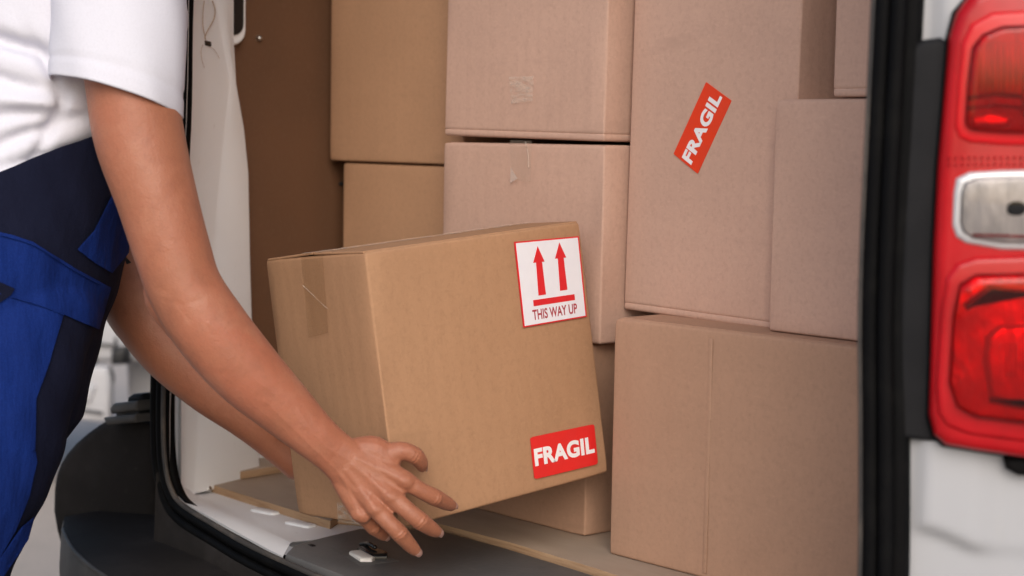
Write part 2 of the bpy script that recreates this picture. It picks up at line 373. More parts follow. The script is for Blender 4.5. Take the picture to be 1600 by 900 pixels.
# --- left inner post, lofted from the opening line to the side wall
rows = []
LV = [(-120, 336, 362), (0, 338, 362), (60, 348, 362), (130, 361, 366), (200, 352, 378), (270, 345, 385), (420, 330, 388), (520, 315, 391), (620, 305, 395), (700, 302, 400), (752, 298, 404)]
for (y, xc_, xr) in LV:
    z = at_x(xr, y, -.62).z
    # opening edge at this height
    a = min(RING[:70], key=lambda p: abs(p.z - z) + (p.x > -.4) * 9)
    ex = a.x if z > .66 else -.556
    p0 = Vector((ex + .001, .004, z)); p1 = p0 + Vector((-.012, .010, 0)); 
    c2 = at_x(xc_, y, -.60); c2.z = z; c3 = at_x(xr, y, -.64); c3.z = z
    q = p1.lerp(c2, .55) + Vector((-.006, -.002, 0))
    rows.append([p0, p1, q, c2 + Vector((.004, -.006, 0)), c2, c2 + Vector((-.002, .01, 0)), c3, c3 + Vector((-.004, .006, 0)), Vector((-.735, c3.y + .015, z))])
post = obj('door_post', grid(rows), 'van_inner_white', van, smooth=True, sharp=50)
def on_face(p, n, ux):
    n = n.normalized(); ux = (ux - n * ux.dot(n)).normalized(); uy = n.cross(ux)
    if uy.z < 0: uy = -uy
    return lambda u, v, o: p + ux * u + uy * v + n * o
def surf(o, x, y):
    """where the sight line at (x, y) meets a built object: point and normal in world"""
    W = root_world(o); bm = bmesh.new(); bm.from_mesh(o.data); bmesh.ops.transform(bm, matrix=W, verts=bm.verts)
    t = BVHTree.FromBMesh(bm); bm.free(); d = ray(x, y).normalized(); h = t.ray_cast(CAM, d)
    if h[0] is None: return None, None
    n = h[1] if h[1].dot(d) < 0 else -h[1]
    return h[0], n
def root_world(o):
    m = o.matrix_basis.copy(); p = o.parent
    while p is not None: m = p.matrix_basis @ m; p = p.parent
    return m
p, n = surf(post, 324, 68)
if p: obj('clip_slot', slab(rrect(.021, .0075, .0015, 2), .0012, .0005, on_face(p, n, Vector((0, 1, 0))), 1), 'black_hole', post)
def wire(pts, r):
    P = []
    for x, y in pts:
        p, n = surf(post, x, y)
        if p: P.append(p + n * .003)
    if len(P) > 2:
        bm = bmesh.new(); tube_into(bm, P, r, seg=6, n=4); obj('wire', bm, 'wire_tan', post)
wire([(316, 2), (314, 20), (314, 40), (317, 56), (319, 64)], .0006)
wire([(329, 2), (333, 14), (332, 28), (325, 42), (319, 52), (317, 60)], .0008)
wire([(314, 70), (311, 80), (312, 92), (316, 106)], .0003)
wire([(322, 73), (332, 78), (340, 92)], .0003)
# --- brown hardboard lining on the left
obj_panel = obj('side_lining', box_bm(-.738, -.72, .20, 2.0, FLOOR + .002, 1.9, .002), 'hardboard', van, smooth=False)
for (x, y) in ((404, 60),):
    p = at_x(x, y, -.72); bm = bmesh.new(); tube_into(bm, [p + Vector((-.002, 0, 0)), p + Vector((.003, 0, 0))], .0052, seg=10, n=2, view=Vector((0, 0, 1)))
    obj('bolt', bm, 'steel', obj_panel)
for (x, y) in ((386, 328), (532, 287)):
    p = at_x(x, y, -.72); bm = bmesh.new(); tube_into(bm, [p + Vector((-.002, 0, 0)), p + Vector((.002, 0, 0))], .004, seg=8, n=2, view=Vector((0, 0, 1)))
    obj('screw', bm, 'black_hole', obj_panel)
# dark vent opening with white rim, high on the left lining
c = at_x(352, 0, -.70)
def vent(u, v, o): return Vector((-.718 + o, c.y + u, c.z + v))
hw = at_x(385, 40, -.70).y - c.y; hb = c.z - at_x(372, 71, -.70).z
L0 = rrect(2 * hw, 2 * hb, .025)
bm = slab(L0, .018, .004, vent); fr = obj('vent_frame', bm, 'van_inner_white', van, sharp=40)
obj('vent_opening', slab(rrect(2 * hw - .014, 2 * hb - .032, .018), .0215, .001, vent), 'black_hole', fr, sharp=40)
# lower left white wall piece (the wheel-arch side) seen under the arms
obj('arch_panel', box_bm(-.72, -.70, .24, .9, FLOOR - .01, .735, .004), 'van_inner_white', van, smooth=False)
# --- outer shell
def plan_sheet(pts, z0, z1, name, thick=.02, mt='van_white'):
    rws = [[Vector((x, y, z)) for x, y in pts] for z in (z0, .7, 1.0, 1.4, z1)]
    bm = grid(rws); bmesh.ops.solidify(bm, geom=bm.faces[:], thickness=thick)
    return obj(name, bm, mt, van, smooth=True, sharp=30)
plan_sheet([(-.597, .012), (-.70, .09), (-.80, .20), (-.84, .32), (-.86, .6), (-.86, 3.6)], .40, 1.90, 'side_wall', -.018)
plan_sheet([(.880, .184), (.925, .235), (.955, .34), (.975, .55), (.98, .8), (.98, 3.6)], .40, 1.90, 'side_wall', .018)
obj('roof', box_bm(-.86, .98, .03, 3.6, 1.90, 1.94, .01), 'van_white', van, smooth=False)
obj('bulkhead', box_bm(-.84, .96, 2.2, 2.23, .5, 1.9, .002), 'hardboard', van, smooth=False)
obj('right_lining', box_bm(.74, .76, .10, 2.0, FLOOR + .002, 1.9, .002), 'hardboard', van, smooth=False)
# right-hand inner post behind the seal
rows = [[Vector((.676 + dx, y, z)) for dx, y in ((-.002, .006), (.004, .03), (.03, .10), (.062, .12))] for z in (.60, .8, 1.0, 1.3, 1.8)]
obj('door_post', grid(rows), 'van_inner_white', van, sharp=50)
# --- sill: white steel lip below the boards
up = [at_z(*p, FLOOR - .010) for p in ((296, 768), (306, 778), (345, 798), (400, 822), (457, 848))]
rows = []
for k, q in enumerate(up):
    e = min(RING, key=lambda p: (p - Vector((q.x + .055, q.y - .045, FLOOR - .015))).length)
    rows.append(q)
lowp = [at_y(*p, Y) for p, Y in (((274, 771), 0.003), ((288, 786), .001), ((335, 811), -.002), ((388, 841), -.012), ((442, 870), -.027))]
back = [Vector((-.735, .20, FLOOR - .012)), Vector((-.70, .26, FLOOR - .013)), Vector((-.60, .28, FLOOR - .014)), Vector((-.50, .28, FLOOR - .014)), Vector((-.27, .28, FLOOR - .014))]
up[0].z += .010; sh = []
for a, m_, b_ in zip(lowp, up, back):
    sh.append([a + Vector((0, .002, -.012)), a, a.lerp(m_, .35) + Vector((0, 0, .0025)), a.lerp(m_, .75) + Vector((0, 0, .004)), m_ + Vector((0, 0, .001)), m_.lerp(b_, .12) + Vector((0, 0, -.001)), b_])
sill = obj('sill', grid(sh), 'van_inner_white', van, sharp=60)
# two raised white pads on the sill
for x, y in ((415, 800), (470, 820)):
    p = at_z(x, y, FLOOR - .012)
    obj('sill_pad', slab(rrect(.05, .022, .006, 3), .004, .003, lambda u, v, o: p + Vector((u * .95 - v * .2, v * .95 + u * .2, o - .001)), 2), 'van_inner_white', sill, sharp=50)
# dark plastic cover on the sill with the door latch
cv = [at_z(*p, .5735) for p in ((446, 864), (458, 851), (498, 840), (560, 825))]
cpl = [(p.x, p.y) for p in cv] + [(front[k_][0], front[k_][1] - .006) for k_ in (4, 5, 6)] + [(.40, .187), (.62, .187), (.62, -.0), (.37, -.022), (.06, -.040)]
cover = plate(cpl, .535, .5735, 'sill_cover', 'sill_plastic', van, bev=.005)
p = at_z(580, 868, .5735)
ax = (at_z(600, 877, .5735) - at_z(560, 860, .5735)).normalized(); ay = Vector((-ax.y, ax.x, 0))
F_ = lambda u, v, o: p + ax * u * 1.3 + ay * v * 1.35 + Vector((0, 0, o - .001))
rec = obj('latch_recess', slab([(-.05, -.020), (.03, -.028), (.035, .012), (-.035, .016)], .0016, .001, F_, 2), 'sill_plastic', cover, sharp=50)
latch = obj('latch', slab([(-.022, -.004), (.018, -.008), (.024, .004), (.012, .012), (-.020, .009)], .009, .004, F_, 3), 'black_gloss', cover, sharp=60)
bm = bmesh.new(); tube_into(bm, [F_(-.032, .006, .006), F_(-.022, .006, .010), F_(-.010, .004, .013), F_(.004, .002, .013)], .0032, seg=8, n=4)
obj('striker', bm, 'black_gloss', latch)
obj('latch_tongue', slab([(-.014, -.017), (.018, -.022), (.024, -.013), (.020, -.007), (-.014, -.004)], .007, .003, F_, 3), 'white_plastic', latch, sharp=60)
p2 = at_z(487, 852, .5735)
obj('cover_clip', slab(rrect(.014, .007, .002, 2), .0015, .0008, lambda u, v, o: p2 + ax * u + ay * v + Vector((0, 0, o - .0006)), 1), 'black_hole', cover)

# --- bumper: step, skirt and upswept corner
bump = bpy.data.objects.new('bumper', None); COL.objects.link(bump); bump.parent = van
ST = .520
outer = [at_z(*p, ST) for p in ((98, 808), (96, 824), (107, 850), (134, 878), (168, 903))]
ol = [(p.x, p.y) for p in outer] + [(-.36, -.190), (-.15, -.213), (.06, -.220)]
mir = [(2 * XC - x, y) for x, y in ol[:-1]][::-1]
ol = ol + mir
inner_y = .02
step_rows = []
for (x, y) in ol:
    xm = min(x, 2 * XC - x); yi = max(y + .004, min(.12, -.03 + .69 * (xm + .86) + .012)) if xm < -.60 else .02
    step_rows.append([Vector((x, yi, ST + .002)), Vector((x, (yi + y) / 2, ST + .001)), Vector((x, y + .010 * (1 if y < -.06 else .3), ST)), Vector((x, y + .002, ST - .004)), Vector((x, y - .001, ST - .012)), Vector((x, y - .004, ST - .06)), Vector((x, y - .002, ST - .17)), Vector((x, y + .05, ST - .25))])
stp = obj('bumper_skirt', grid([[r[k] for k in (3, 4, 5, 6, 7)] for r in step_rows]), 'bumper_grey', bump, sharp=70)
obj('bumper_step', grid([[r[k] for k in (0, 1, 2, 3)] for r in step_rows]), 'bumper_plastic', bump, sharp=70)
bm = bmesh.new(); tube_into(bm, [Vector((x, y + .003, ST - .004)) for x, y in ol[1:-1]], .0035, seg=8, n=3); obj('worn_edge_highlight', bm, 'bumper_grey', bump)  # paler bead along the step: edge highlight put into the colour, with wear
# riser between the step and the seal
rows = []
for i in range(len(RING)):
    q = RING[i]
    if q.z < .66 and -.56 < q.x < .69 and q.y < .03:
        rows.append((q.x, q.y, q.z))
rows.sort()
obj('sill_riser', grid([[Vector((x * 1.02, y - .002, z - .026)), Vector((x * 1.03, y - .010, z - .032)), Vector((x * 1.03, y - .014, ST - .003))] for x, y, z in rows]), 'bumper_plastic', bump, sharp=60)
EP = Vector((-.86, -.03, 0)); EE = Vector((1, .69, 0)).normalized(); EN = Vector((EE.y, -EE.x, 0))
def ear_y(x): return EP.y + (x - EP.x) * .69
def corner(sx):
    pts = [at_p(*p, EP, EN) for p in ((244, 662), (220, 655), (200, 652), (185, 651), (165, 657), (148, 667), (130, 680), (114, 694), (100, 710), (90, 726), (84, 742), (80, 765), (79, 800), (84, 830), (92, 860), (104, 905), (118, 960), (244, 960))]
    o2 = [((p - EP).dot(EE), p.z) for p in pts]
    def to3(u, v, o):
        q = EP + EE * u + EN * (o - .16) + Vector((0, 0, v))
        return q if sx > 0 else Vector((2 * XC - q.x, q.y, q.z))
    bm = slab(o2, .16, .016, to3, 4)
    return obj('bumper_corner', bm, 'bumper_plastic', bump, sharp=45)
corner(1); corner(-1)
# hinge at the foot of the left post, above the bumper corner
hg = bpy.data.objects.new('door_hinge', None); COL.objects.link(hg); hg.parent = van
def px_slab(name, poly, Y, depth, bev, mt, parent):
    q = [at_y(x, y, Y) for x, y in poly]
    return obj(name, slab([(p.x, p.z) for p in q], depth, bev, lambda u, v, o: Vector((u, Y + depth * .5 - o, v)), 2), mt, parent, sharp=50)
px_slab('hinge_plate', ((182, 650), (232, 645), (232, 658), (188, 662)), .03, .05, .005, 'bumper_grey', hg)
px_slab('hinge_leaf', ((190, 636), (196, 628), (232, 624), (232, 640), (192, 645)), .035, .045, .005, 'bumper_grey', hg)
px_slab('hinge_gap', ((194, 641), (230, 638), (230, 650), (194, 652)), .04, .03, .002, 'black_hole', hg)
px_slab('hinge_knob', ((211, 619), (218, 614), (232, 614), (232, 628), (211, 628)), .045, .03, .006, 'trim_grey', hg)

# --- right rear corner: chamfered panel, trim, tail lamp
PHI = math.radians(38)
CU = Vector((math.cos(PHI), math.sin(PHI), 0)); CN = Vector((math.sin(PHI), -math.cos(PHI), 0)); CP = Vector((.706, .0, 0))
def ch(x, y, off=0.):
    p = at_p(x, y, CP + CN * off, CN) - CP; return (p.dot(CU), p.z)
def c3(u, v, o): return CP + CU * u + Vector((0, 0, v)) + CN * o
# white panel with its pressed pocket
uL, zB = ch(1437, 860); uR, zT = ch(1552, 715)
rows = []
us = [0.0, .004, .010] + [.016 + k * .0055 for k in range(44)]
zs = [.40, .55, .62, .66] + [.68 + k * .0055 for k in range(40)] + [.92, 1.0, 1.15, 1.2, 1.25, 1.3, 1.5, 1.9]
def sstep(a, b, x): t = min(1, max(0, (x - a) / (b - a))); return t * t * (3 - 2 * t)
zl0 = ch(1450, 822)[1]; zl1 = ch(1540, 856)[1]
for z in zs:
    r = []
    for u in us:
        e = 0
        low = zl0 + (zl1 - zl0) * sstep(uL, uR, u) * 1.0
        pocket = sstep(uL - .010, uL + .006, u) * (1 - sstep(uR - .02, uR + .012, u) * .75) * sstep(low - .012, low + .002, z)
        e += .009 * pocket
        if u < .010: e -= .014 * (1 - u / .010) ** 2
        e -= .5 * max(0, u - .10) ** 2 * 2.2
        r.append(c3(u, z, e - .012))
    rows.append(r)
obj('corner_panel', grid(rows), 'van_white', van, sharp=70)
# matching closed corner on the left
obj('corner_panel', grid([[Vector((2 * XC - p.x, p.y + .012, p.z)) for p in r[::6]] for r in rows[::5]]), 'van_white', van, sharp=70)
def chpoly(pts, off=0.): return [ch(x, y, off) for x, y in pts]
tr = chpoly([(1418, 95), (1424, 72), (1440, 62), (1470, 58), (1500, 80), (1500, 690), (1470, 692), (1397, 684)])
trim = obj('trim_strip', slab(tr, .016, .006, lambda u, v, o: c3(u, v, o - .014), 3), 'trim_grey', van, sharp=50)
# tail lamp
lamp = bpy.data.objects.new('tail_light', None); COL.objects.link(lamp); lamp.parent = van; lamp['label'] = 'tall red tail light with a clear reversing lens'
def bow(u, v, o):
    return c3(u, v, o)
def dense(pts, n=5):
    P = [Vector((x, y, 0)) for x, y in pts]; P.append(P[0]); out = []
    for a, b_ in zip(P[:-1], P[1:]):
        for k in range(n): out.append(tuple(a.lerp(b_, k / n)[:2]))
    return out
def lampslab(name, pts, base, depth, bev, mt, parent, n=5, lv=5):
    q = chpoly(pts)
    o = obj(name, slab(dense(q, n), depth, bev, lambda u, v, o: bow(u, v, base + o), lv), mt, parent, sharp=55)
    return o
HO = [(1452, 590), (1457, 400), (1464, 262), (1474, 150), (1481, 60), (1492, 22), (1512, -6), (1545, -24), (1760, -40), (1770, 735), (1600, 712), (1520, 700), (1476, 692), (1458, 676), (1450, 645)]
lampslab('lamp_gasket', [(x - 4 if x < 1500 else x, y + (5 if y > 600 else -4 if y < 60 else 0)) for x, y in HO], -.006, .012, .003, 'rubber_black', lamp)
hous = lampslab('lamp_housing', HO, .0, .022, .012, 'lamp_red', lamp)
up_o = [(1487, 200), (1492, 130), (1498, 70), (1512, 40), (1545, 22), (1740, 10), (1740, 232), (1560, 228), (1512, 224), (1494, 216)]
ul = lampslab('upper_lens', up_o, .018, .0075, .005, 'lamp_red_bright', lamp)
up_i = [(1503, 190), (1507, 130), (1514, 76), (1530, 56), (1560, 44), (1730, 36), (1730, 212), (1560, 208), (1520, 205), (1507, 200)]
ui = lampslab('upper_reflector', up_i, .018, .009, .001, 'reflector_dull', ul)
for k in range(8):
    x = 1526 + k * 9
    lampslab('rib', [(x, 150), (x + 2, 70), (x + 5, 70), (x + 3, 150)], .026, .004, .0015, 'reflector_dull', ui, 2, 2)
lampslab('lens_bar', [(1506, 152), (1550, 146), (1600, 150), (1700, 158), (1700, 163), (1600, 156), (1550, 151), (1506, 157)], .026, .005, .002, 'lamp_red_deep', ui, 4, 2)
lampslab('lens_bar', [(1506, 168), (1550, 163), (1600, 168), (1700, 176), (1700, 180), (1600, 172), (1550, 167), (1506, 172)], .026, .005, .002, 'lamp_red_deep', ui, 4, 2)
lampslab('bulb_cup', [(1588, 150), (1596, 105), (1625, 86), (1700, 86), (1700, 200), (1610, 198), (1590, 180)], .0255, .007, .006, 'reflector', ui, 4, 5)
lampslab('bulb_cup', [(1510, 184), (1540, 176), (1575, 184), (1572, 200), (1515, 200)], .0255, .005, .004, 'reflector', ui, 4, 4)
lampslab('upper_cover', up_i, .0195, .0155, .006, 'lens_red', ul, 5, 7)
for k in range(22):
    x = 1478 + k * 10
    for y in (244, 254):
        lampslab('prism', [(x, y), (x + 4, y), (x + 4, y + 5), (x, y + 5)], .021, .0035, .0014, 'lamp_red', hous, 1, 2)
rv_o = [(1484, 350), (1486, 300), (1490, 278), (1510, 268), (1560, 265), (1740, 262), (1740, 392), (1560, 388), (1505, 378), (1490, 368)]
rim = lampslab('reverse_rim', rv_o, .016, .010, .005, 'rim_silver', lamp)
rv_i = [(1495, 345), (1497, 300), (1502, 285), (1520, 277), (1560, 275), (1735, 272), (1735, 380), (1560, 377), (1516, 370), (1500, 360)]
rl = lampslab('reverse_reflector', rv_i, .018, .0092, .002, 'reflector_dull', rim)
lampslab('bulb_holder', [(1566, 326), (1568, 318), (1576, 313), (1588, 313), (1596, 318), (1598, 326), (1594, 332), (1586, 335), (1576, 335), (1569, 332)], .026, .004, .003, 'trim_grey', rl, 3, 3)
lampslab('reverse_bar', [(1515, 362), (1700, 368), (1700, 373), (1515, 367)], .026, .003, .001, 'lamp_red_deep', rl, 3, 2)
lampslab('reverse_lens', rv_i, .0195, .0125, .005, 'lens_clear', rim, 5, 6)
lw_o = [(1459, 600), (1466, 480), (1474, 430), (1490, 408), (1520, 398), (1740, 392), (1745, 700), (1600, 686), (1510, 674), (1474, 660), (1462, 640)]
ll = lampslab('lower_lens', lw_o, .018, .0075, .006, 'lamp_red', lamp)
lw_i = [(1478, 590), (1484, 490), (1494, 440), (1520, 424), (1740, 418), (1740, 664), (1600, 655), (1520, 645), (1490, 628)]
li = lampslab('lower_reflector', lw_i, .018, .009, .002, 'reflector', ll)
lampslab('inner_reflector', [(1530, 560), (1534, 520), (1556, 502), (1730, 496), (1730, 640), (1580, 632), (1540, 615)], .0245, .008, .007, 'reflector', li, 4, 6)
for k in range(9):
    x = 1556 + k * 8
    lampslab('rib', [(x, 580), (x, 530), (x + 3.5, 530), (x + 3.5, 580)], .031, .004, .0015, 'reflector', li, 2, 2)
lampslab('fold', [(1500, 470), (1540, 440), (1620, 452), (1616, 462), (1545, 452), (1506, 482)], .0255, .005, .003, 'lamp_red_deep', li, 3, 3)
lampslab('fold', [(1540, 612), (1590, 622), (1640, 612), (1640, 618), (1590, 630), (1540, 620)], .031, .004, .002, 'lamp_red_deep', li, 3, 3)
lampslab('lower_cover', lw_i, .0195, .018, .009, 'lens_red', ll, 5, 7)
px = chpoly([(1568, 716), (1572, 732), (1590, 742), (1700, 748), (1700, 712)])
obj('lower_bracket', slab(px, .014, .005, lambda u, v, o: bow(u, v, o - .008), 3), 'rubber_black', lamp, sharp=50)

# ================================================================== CARTONS
def carton(label, W, w, d, h, mt, group='cardboard cartons loaded in the van', name='cardboard_box', flap_lift=(.0, .0), seed=0, crease=False, bulge=.0025, tape='tape_clear', tape_axis='x'):
    """W: matrix of the base corner (front left bottom), x along the front, y into the box"""
    rnd = random.Random(seed)
    root = bpy.data.objects.new(name, None); COL.objects.link(root); root.matrix_basis = W; root.empty_display_size = .05
    root['label'] = label; root['category'] = 'box'; root['group'] = group
    ht = h - .0010
    prof = [(0, .0036), (.0009, .0013), (.0024, .0003), (.0042, 0.)]
    if crease: prof += [(.0085, .0), (.0098, .0011), (.0111, .0)]
    prof += [(.014 + (ht - .028) * k / 8, 0.) for k in range(9)]
    prof += [(ht - .0042, 0.), (ht - .0024, .0003), (ht - .0009, .0013), (ht, .0036)]
    r = .0030; nS = 12; ph = [rnd.uniform(0, 6) for _ in range(8)]
    rings = []
    for z, ins in prof:
        ring = []
        for side in range(4):
            L = w if side % 2 == 0 else d
            for k in range(nS + 1):
                s = r + (L - 2 * r) * k / nS
                bl = bulge * math.sin(math.pi * s / L) * math.sin(math.pi * min(1, max(0, z / ht))) * (.5 + .5 * math.sin(ph[side])) \
                    + .0007 * math.sin(s * 31 + ph[4]) * math.sin(z * 23 + ph[5 + side % 3]) * min(1, z / .02) * min(1, (ht - z) / .02)
                o_ = ins - bl
                if side == 0: p = (s, o_)
                elif side == 1: p = (w - o_, s)
                elif side == 2: p = (w - s, d - o_)
                else: p = (o_, d - s)
                ring.append(Vector((p[0], p[1], z)))
            # corner
            cxy = ((w - r, r), (w - r, d - r), (r, d - r), (r, r))[side]; a0 = (-90, 0, 90, 180)[side]
            for k in (1, 2, 3):
                a = math.radians(a0 + 90 * k / 4); ring.append(Vector((cxy[0] + (r - ins) * math.cos(a), cxy[1] + (r - ins) * math.sin(a), z)))
        rings.append(ring)
    mid = Vector((w / 2, d / 2, ht / 2))
    for cx in (0, w):
        for cy in (0, d):
            for cz in (0, ht):
                dep = rnd.choice((.0004, .0008, .0012, .0022)); cc = Vector((cx, cy, cz)); rad = rnd.uniform(.008, .02)
                for ring in rings:
                    for i_, q_ in enumerate(ring):
                        k_ = (q_ - cc).length / rad
                        if k_ < 1: ring[i_] = q_ + (mid - cc).normalized() * dep * (1 - k_) ** 1.3
    bm = grid(rings, closed_u=True); bm.verts.ensure_lookup_table(); n = len(rings[0])
    bm.faces.new([bm.verts[i] for i in range(n)][::-1]); bm.faces.new([bm.verts[(len(rings) - 1) * n + i] for i in range(n)])
    bmesh.ops.recalc_face_normals(bm, faces=bm.faces)
    me = bpy.data.meshes.new('carton_body')
    for e in bm.edges:
        if len(e.link_faces) == 2 and e.calc_face_angle(0) > math.radians(50): e.smooth = False
    bm.to_mesh(me); bm.free(); link('carton_body', me, mt, root, True)
    # outer flaps meeting in the middle
    def flap(x0, x1, y0, y1, z0, z1, tilt=0, pivot=None, ax='X'):
        b = box_bm(x0, x1, y0, y1, z0, z1, .0012)
        if tilt:
            T = Matrix.Translation(pivot) @ Matrix.Rotation(tilt, 4, ax) @ Matrix.Translation(-Vector(pivot)); bmesh.ops.transform(b, matrix=T, verts=b.verts)
        me = bpy.data.meshes.new('flap'); b.to_mesh(me); b.free(); return link('flap', me, mt, root, False)
    if tape_axis == 'x':
        flap(.006, w - .006, .008, d / 2 - .001, ht - .0028, ht + .0007)
        flap(.006, w - .006, d / 2 + .001, d - .008, ht - .0028, ht + .0007)
    else:
        flap(.004, w / 2 - .001, .0005, d - .0005, ht - .0020, ht + .0012, -flap_lift[0], Vector((.004, d / 2, ht)), 'Y')
        flap(w / 2 + .001, w - .004, .0005, d - .0005, ht - .0020, ht + .0012, flap_lift[1], Vector((w - .004, d / 2, ht)), 'Y')
    tb = box_bm(.006, w - .006, d / 2 - .024, d / 2 + .024, h + .0001, h + .0004, 0) if tape_axis == 'x' else box_bm(w / 2 - .024, w / 2 + .024, -.0006, d - .006, h + .0035, h + .0039, 0)
    me = bpy.data.meshes.new('tape'); tb.to_mesh(me); tb.free(); link('tape', me, tape, root, False)
    return root
def base(x, y, z, yaw=0): return Matrix.Translation((x, y, z)) @ Matrix.Rotation(math.radians(yaw), 4, 'Z')
zA = .8945
boxA = carton('large brown cardboard box standing on the floor at the right, upright crease on its front', base(.078, .289, FLOOR + .0005, 1.3), .57, .50, zA - FLOOR, 'kraft_mid', seed=1, tape='tape_brown')
boxG = carton('cardboard box on the plywood floor, mostly hidden behind the lifted box', base(-.318, .3285, FLOOR + .0005, .2), .309, .46, .2675, 'kraft_mid', seed=2)
zG = FLOOR + .269
boxF = carton('rose-tan cardboard box in the middle of its stack, clear peeling tape on top edge', base(-.322, .330, zG, .2), .333, .46, 1.119 - zG, 'kraft_rose', seed=3)
boxE = carton('rose-tan cardboard box on top of the middle stack, frosted tape patch on front', base(-.322, .331, 1.1225, .3), .330, .44, .30, 'kraft_rose', seed=4, crease=True)
# the top box sits slightly askew: its left end rides on a bent flap
boxE.matrix_basis = boxE.matrix_basis @ Matrix.Rotation(math.radians(.9), 4, 'Y')
boxE.matrix_basis.translation += Vector((0, 0, .006))
boxI = carton('lower brown cardboard box at the left, behind the lifted box', base(-.667, .402, FLOOR + .0005, 0), .325, .40, 1.0815 - FLOOR, 'kraft_tan', seed=5)
boxH = carton('upper brown cardboard box at the left, beside the dark side lining', base(-.700, .398, 1.084, -.2), .345, .42, .34, 'kraft_tan', seed=6)
boxB = carton('tall cardboard box with one steeply slanted orange-red FRAGIL sticker', base(.0165, .370, zA + .001, 0), .281, .42, .56, 'kraft_rose', seed=7, crease=True)
boxB.matrix_basis = boxB.matrix_basis @ Matrix.Rotation(math.radians(.9), 4, 'Y')
boxC = carton('plain rose-tan box at the right, beside the black door seal', base(.296, .331, zA + .001, 0), .385, .036 + .30, 1.178 - zA - .001, 'kraft_rose', seed=8)
# keep the tall box clear of its neighbour
boxC.matrix_basis = base(.2985, .331, zA + .001, 0)
boxD = carton('small box at the top right, resting on the plain right-hand box', base(.3795, .336, 1.1795, -.5), .285, .30, .30, 'kraft_rose', seed=9, crease=True)

# ---- lifted box: pose solved from its six visible corners
s_ = .93
def sc(p): return CAM + (Vector(p) - CAM) * s_
BN, BR, BL, TN = sc((-.074, .056, .619)), sc((-.056, .423, .651)), sc((-.321, .070, .592)), sc((-.114, .026, .978))
ez = (TN - BN); hJ = ez.length; ez.normalize()
er = (BR - BN); wJ = er.length; er = (er - ez * er.dot(ez)).normalized()
el = ez.cross(er); dJ = (BL - BN).length
# carton axes: x along the left-facing side (front), y along the sticker side
WJ = Matrix((( -el).to_4d(), er.to_4d(), ez.to_4d(), (0, 0, 0, 1))).transposed()
org = BN + el * dJ
WJ = Matrix(((-el.x, er.x, ez.x, org.x), (-el.y, er.y, ez.y, org.y), (-el.z, er.z, ez.z, org.z), (0, 0, 0, 1)))
boxJ = carton('brown box being lifted, with a this-way-up arrow label and red fragile sticker', WJ, dJ, wJ, hJ, 'kraft_brown', group='carton in the hands', seed=10, flap_lift=(.034, .030), bulge=.001, tape='tape_frosted', tape_axis='y', crease=False)
# raw board edge showing along the near upright corner
# ---- print helpers
def quad_map(c):
    tl, trr, br, bl = c
    def f(u, v, o=0):
        p = tl.lerp(trr, u).lerp(bl.lerp(br, u), v); return p
    n = (trr - tl).cross(bl - tl).normalized()
    if n.dot(CAM - tl) < 0: n = -n
    return lambda u, v, o=0.: f(u, v) + n * o
def sticker(name, Q, z0, z1, mt, parent, r=.03, asp=1.):
    L = [(x + .5, y + .5) for x, y in rrect(1, 1, r, 3)]
    return obj(name, slab(L, z1 - z0, (z1 - z0) * .4, lambda u, v, o: Q(u, 1 - v, z0 + o), 1), mt, parent, smooth=False)
def poly_print(name, pts, Q, z0, z1, mt, parent):
    return obj(name, slab(pts, z1 - z0, (z1 - z0) * .3, lambda u, v, o: Q(u, v, z0 + o), 1), mt, parent, smooth=False)
def lettering(txt, Q, box, z, mt, parent, bold=0.):
    cu = bpy.data.curves.new('txt', 'FONT'); cu.body = txt; cu.size = 1; cu.offset = bold; cu.resolution_u = 5; cu.fill_mode = 'FRONT' if False else cu.fill_mode
    cu.space_character = 1.0 + bold * 1.2
    o = bpy.data.objects.new('txt', cu); COL.objects.link(o)
    dg = bpy.context.evaluated_depsgraph_get(); dg.update(); me = bpy.data.meshes.new_from_object(o.evaluated_get(dg)); bpy.data.objects.remove(o)
    xs = [v.co.x for v in me.vertices]; ys = [v.co.y for v in me.vertices]
    x0, x1, y0, y1 = min(xs), max(xs), min(ys), max(ys); u0, u1, v0, v1 = box
    bm = bmesh.new(); bm.from_mesh(me); bpy.data.meshes.remove(me)
    bmesh.ops.remove_doubles(bm, verts=bm.verts, dist=1e-5)
    for v in bm.verts:
        u = u0 + (v.co.x - x0) / (x1 - x0) * (u1 - u0); vv = v1 - (v.co.y - y0) / (y1 - y0) * (v1 - v0)
        v.co = Q(u, vv, z)
    ob = obj('lettering', bm, mt, parent, smooth=False)
    return ob
# this-way-up label and fragile sticker on the lifted box
nJ = -el
def onJ(x, y): return at_p(x, y, BN + nJ * .0022, nJ)
Q = quad_map([onJ(*p) for p in ((803, 378), (904, 369), (916.5, 495), (817.5, 512))])
st = sticker('arrow_label', Q, .0, .0006, 'ink_red', boxJ, .004)
def inner(u, v, o=0.): return Q(.022 + u * .956, .017 + v * .966, o)
sticker('label_paper', inner, .0006, .0009, 'sticker_white', st, .004)
for u in (.335, .675):
    t = -.02 if u > .5 else 0
    poly_print('arrow', [(u + .005, .075 + t), (u + .088, .265 + t), (u + .048, .265 + t), (u + .056, .655 + t), (u - .060, .655 + t), (u - .044, .265 + t), (u - .088, .265 + t)], Q, .0010, .0012, 'ink_red', st)
poly_print('bar', [(.185, .700), (.835, .700), (.835, .772), (.185, .772)], Q, .0010, .0012, 'ink_red', st)
lettering('THIS WAY UP', Q, (.155, .855, .812, .935), .0011, 'ink_maroon', st, .024)
Q2 = quad_map([onJ(*p) for p in ((828, 683.5), (928, 662.5), (934, 725), (834.7, 749))])
st = sticker('fragile_sticker', Q2, 0, .0006, 'sticker_red', boxJ, .05)
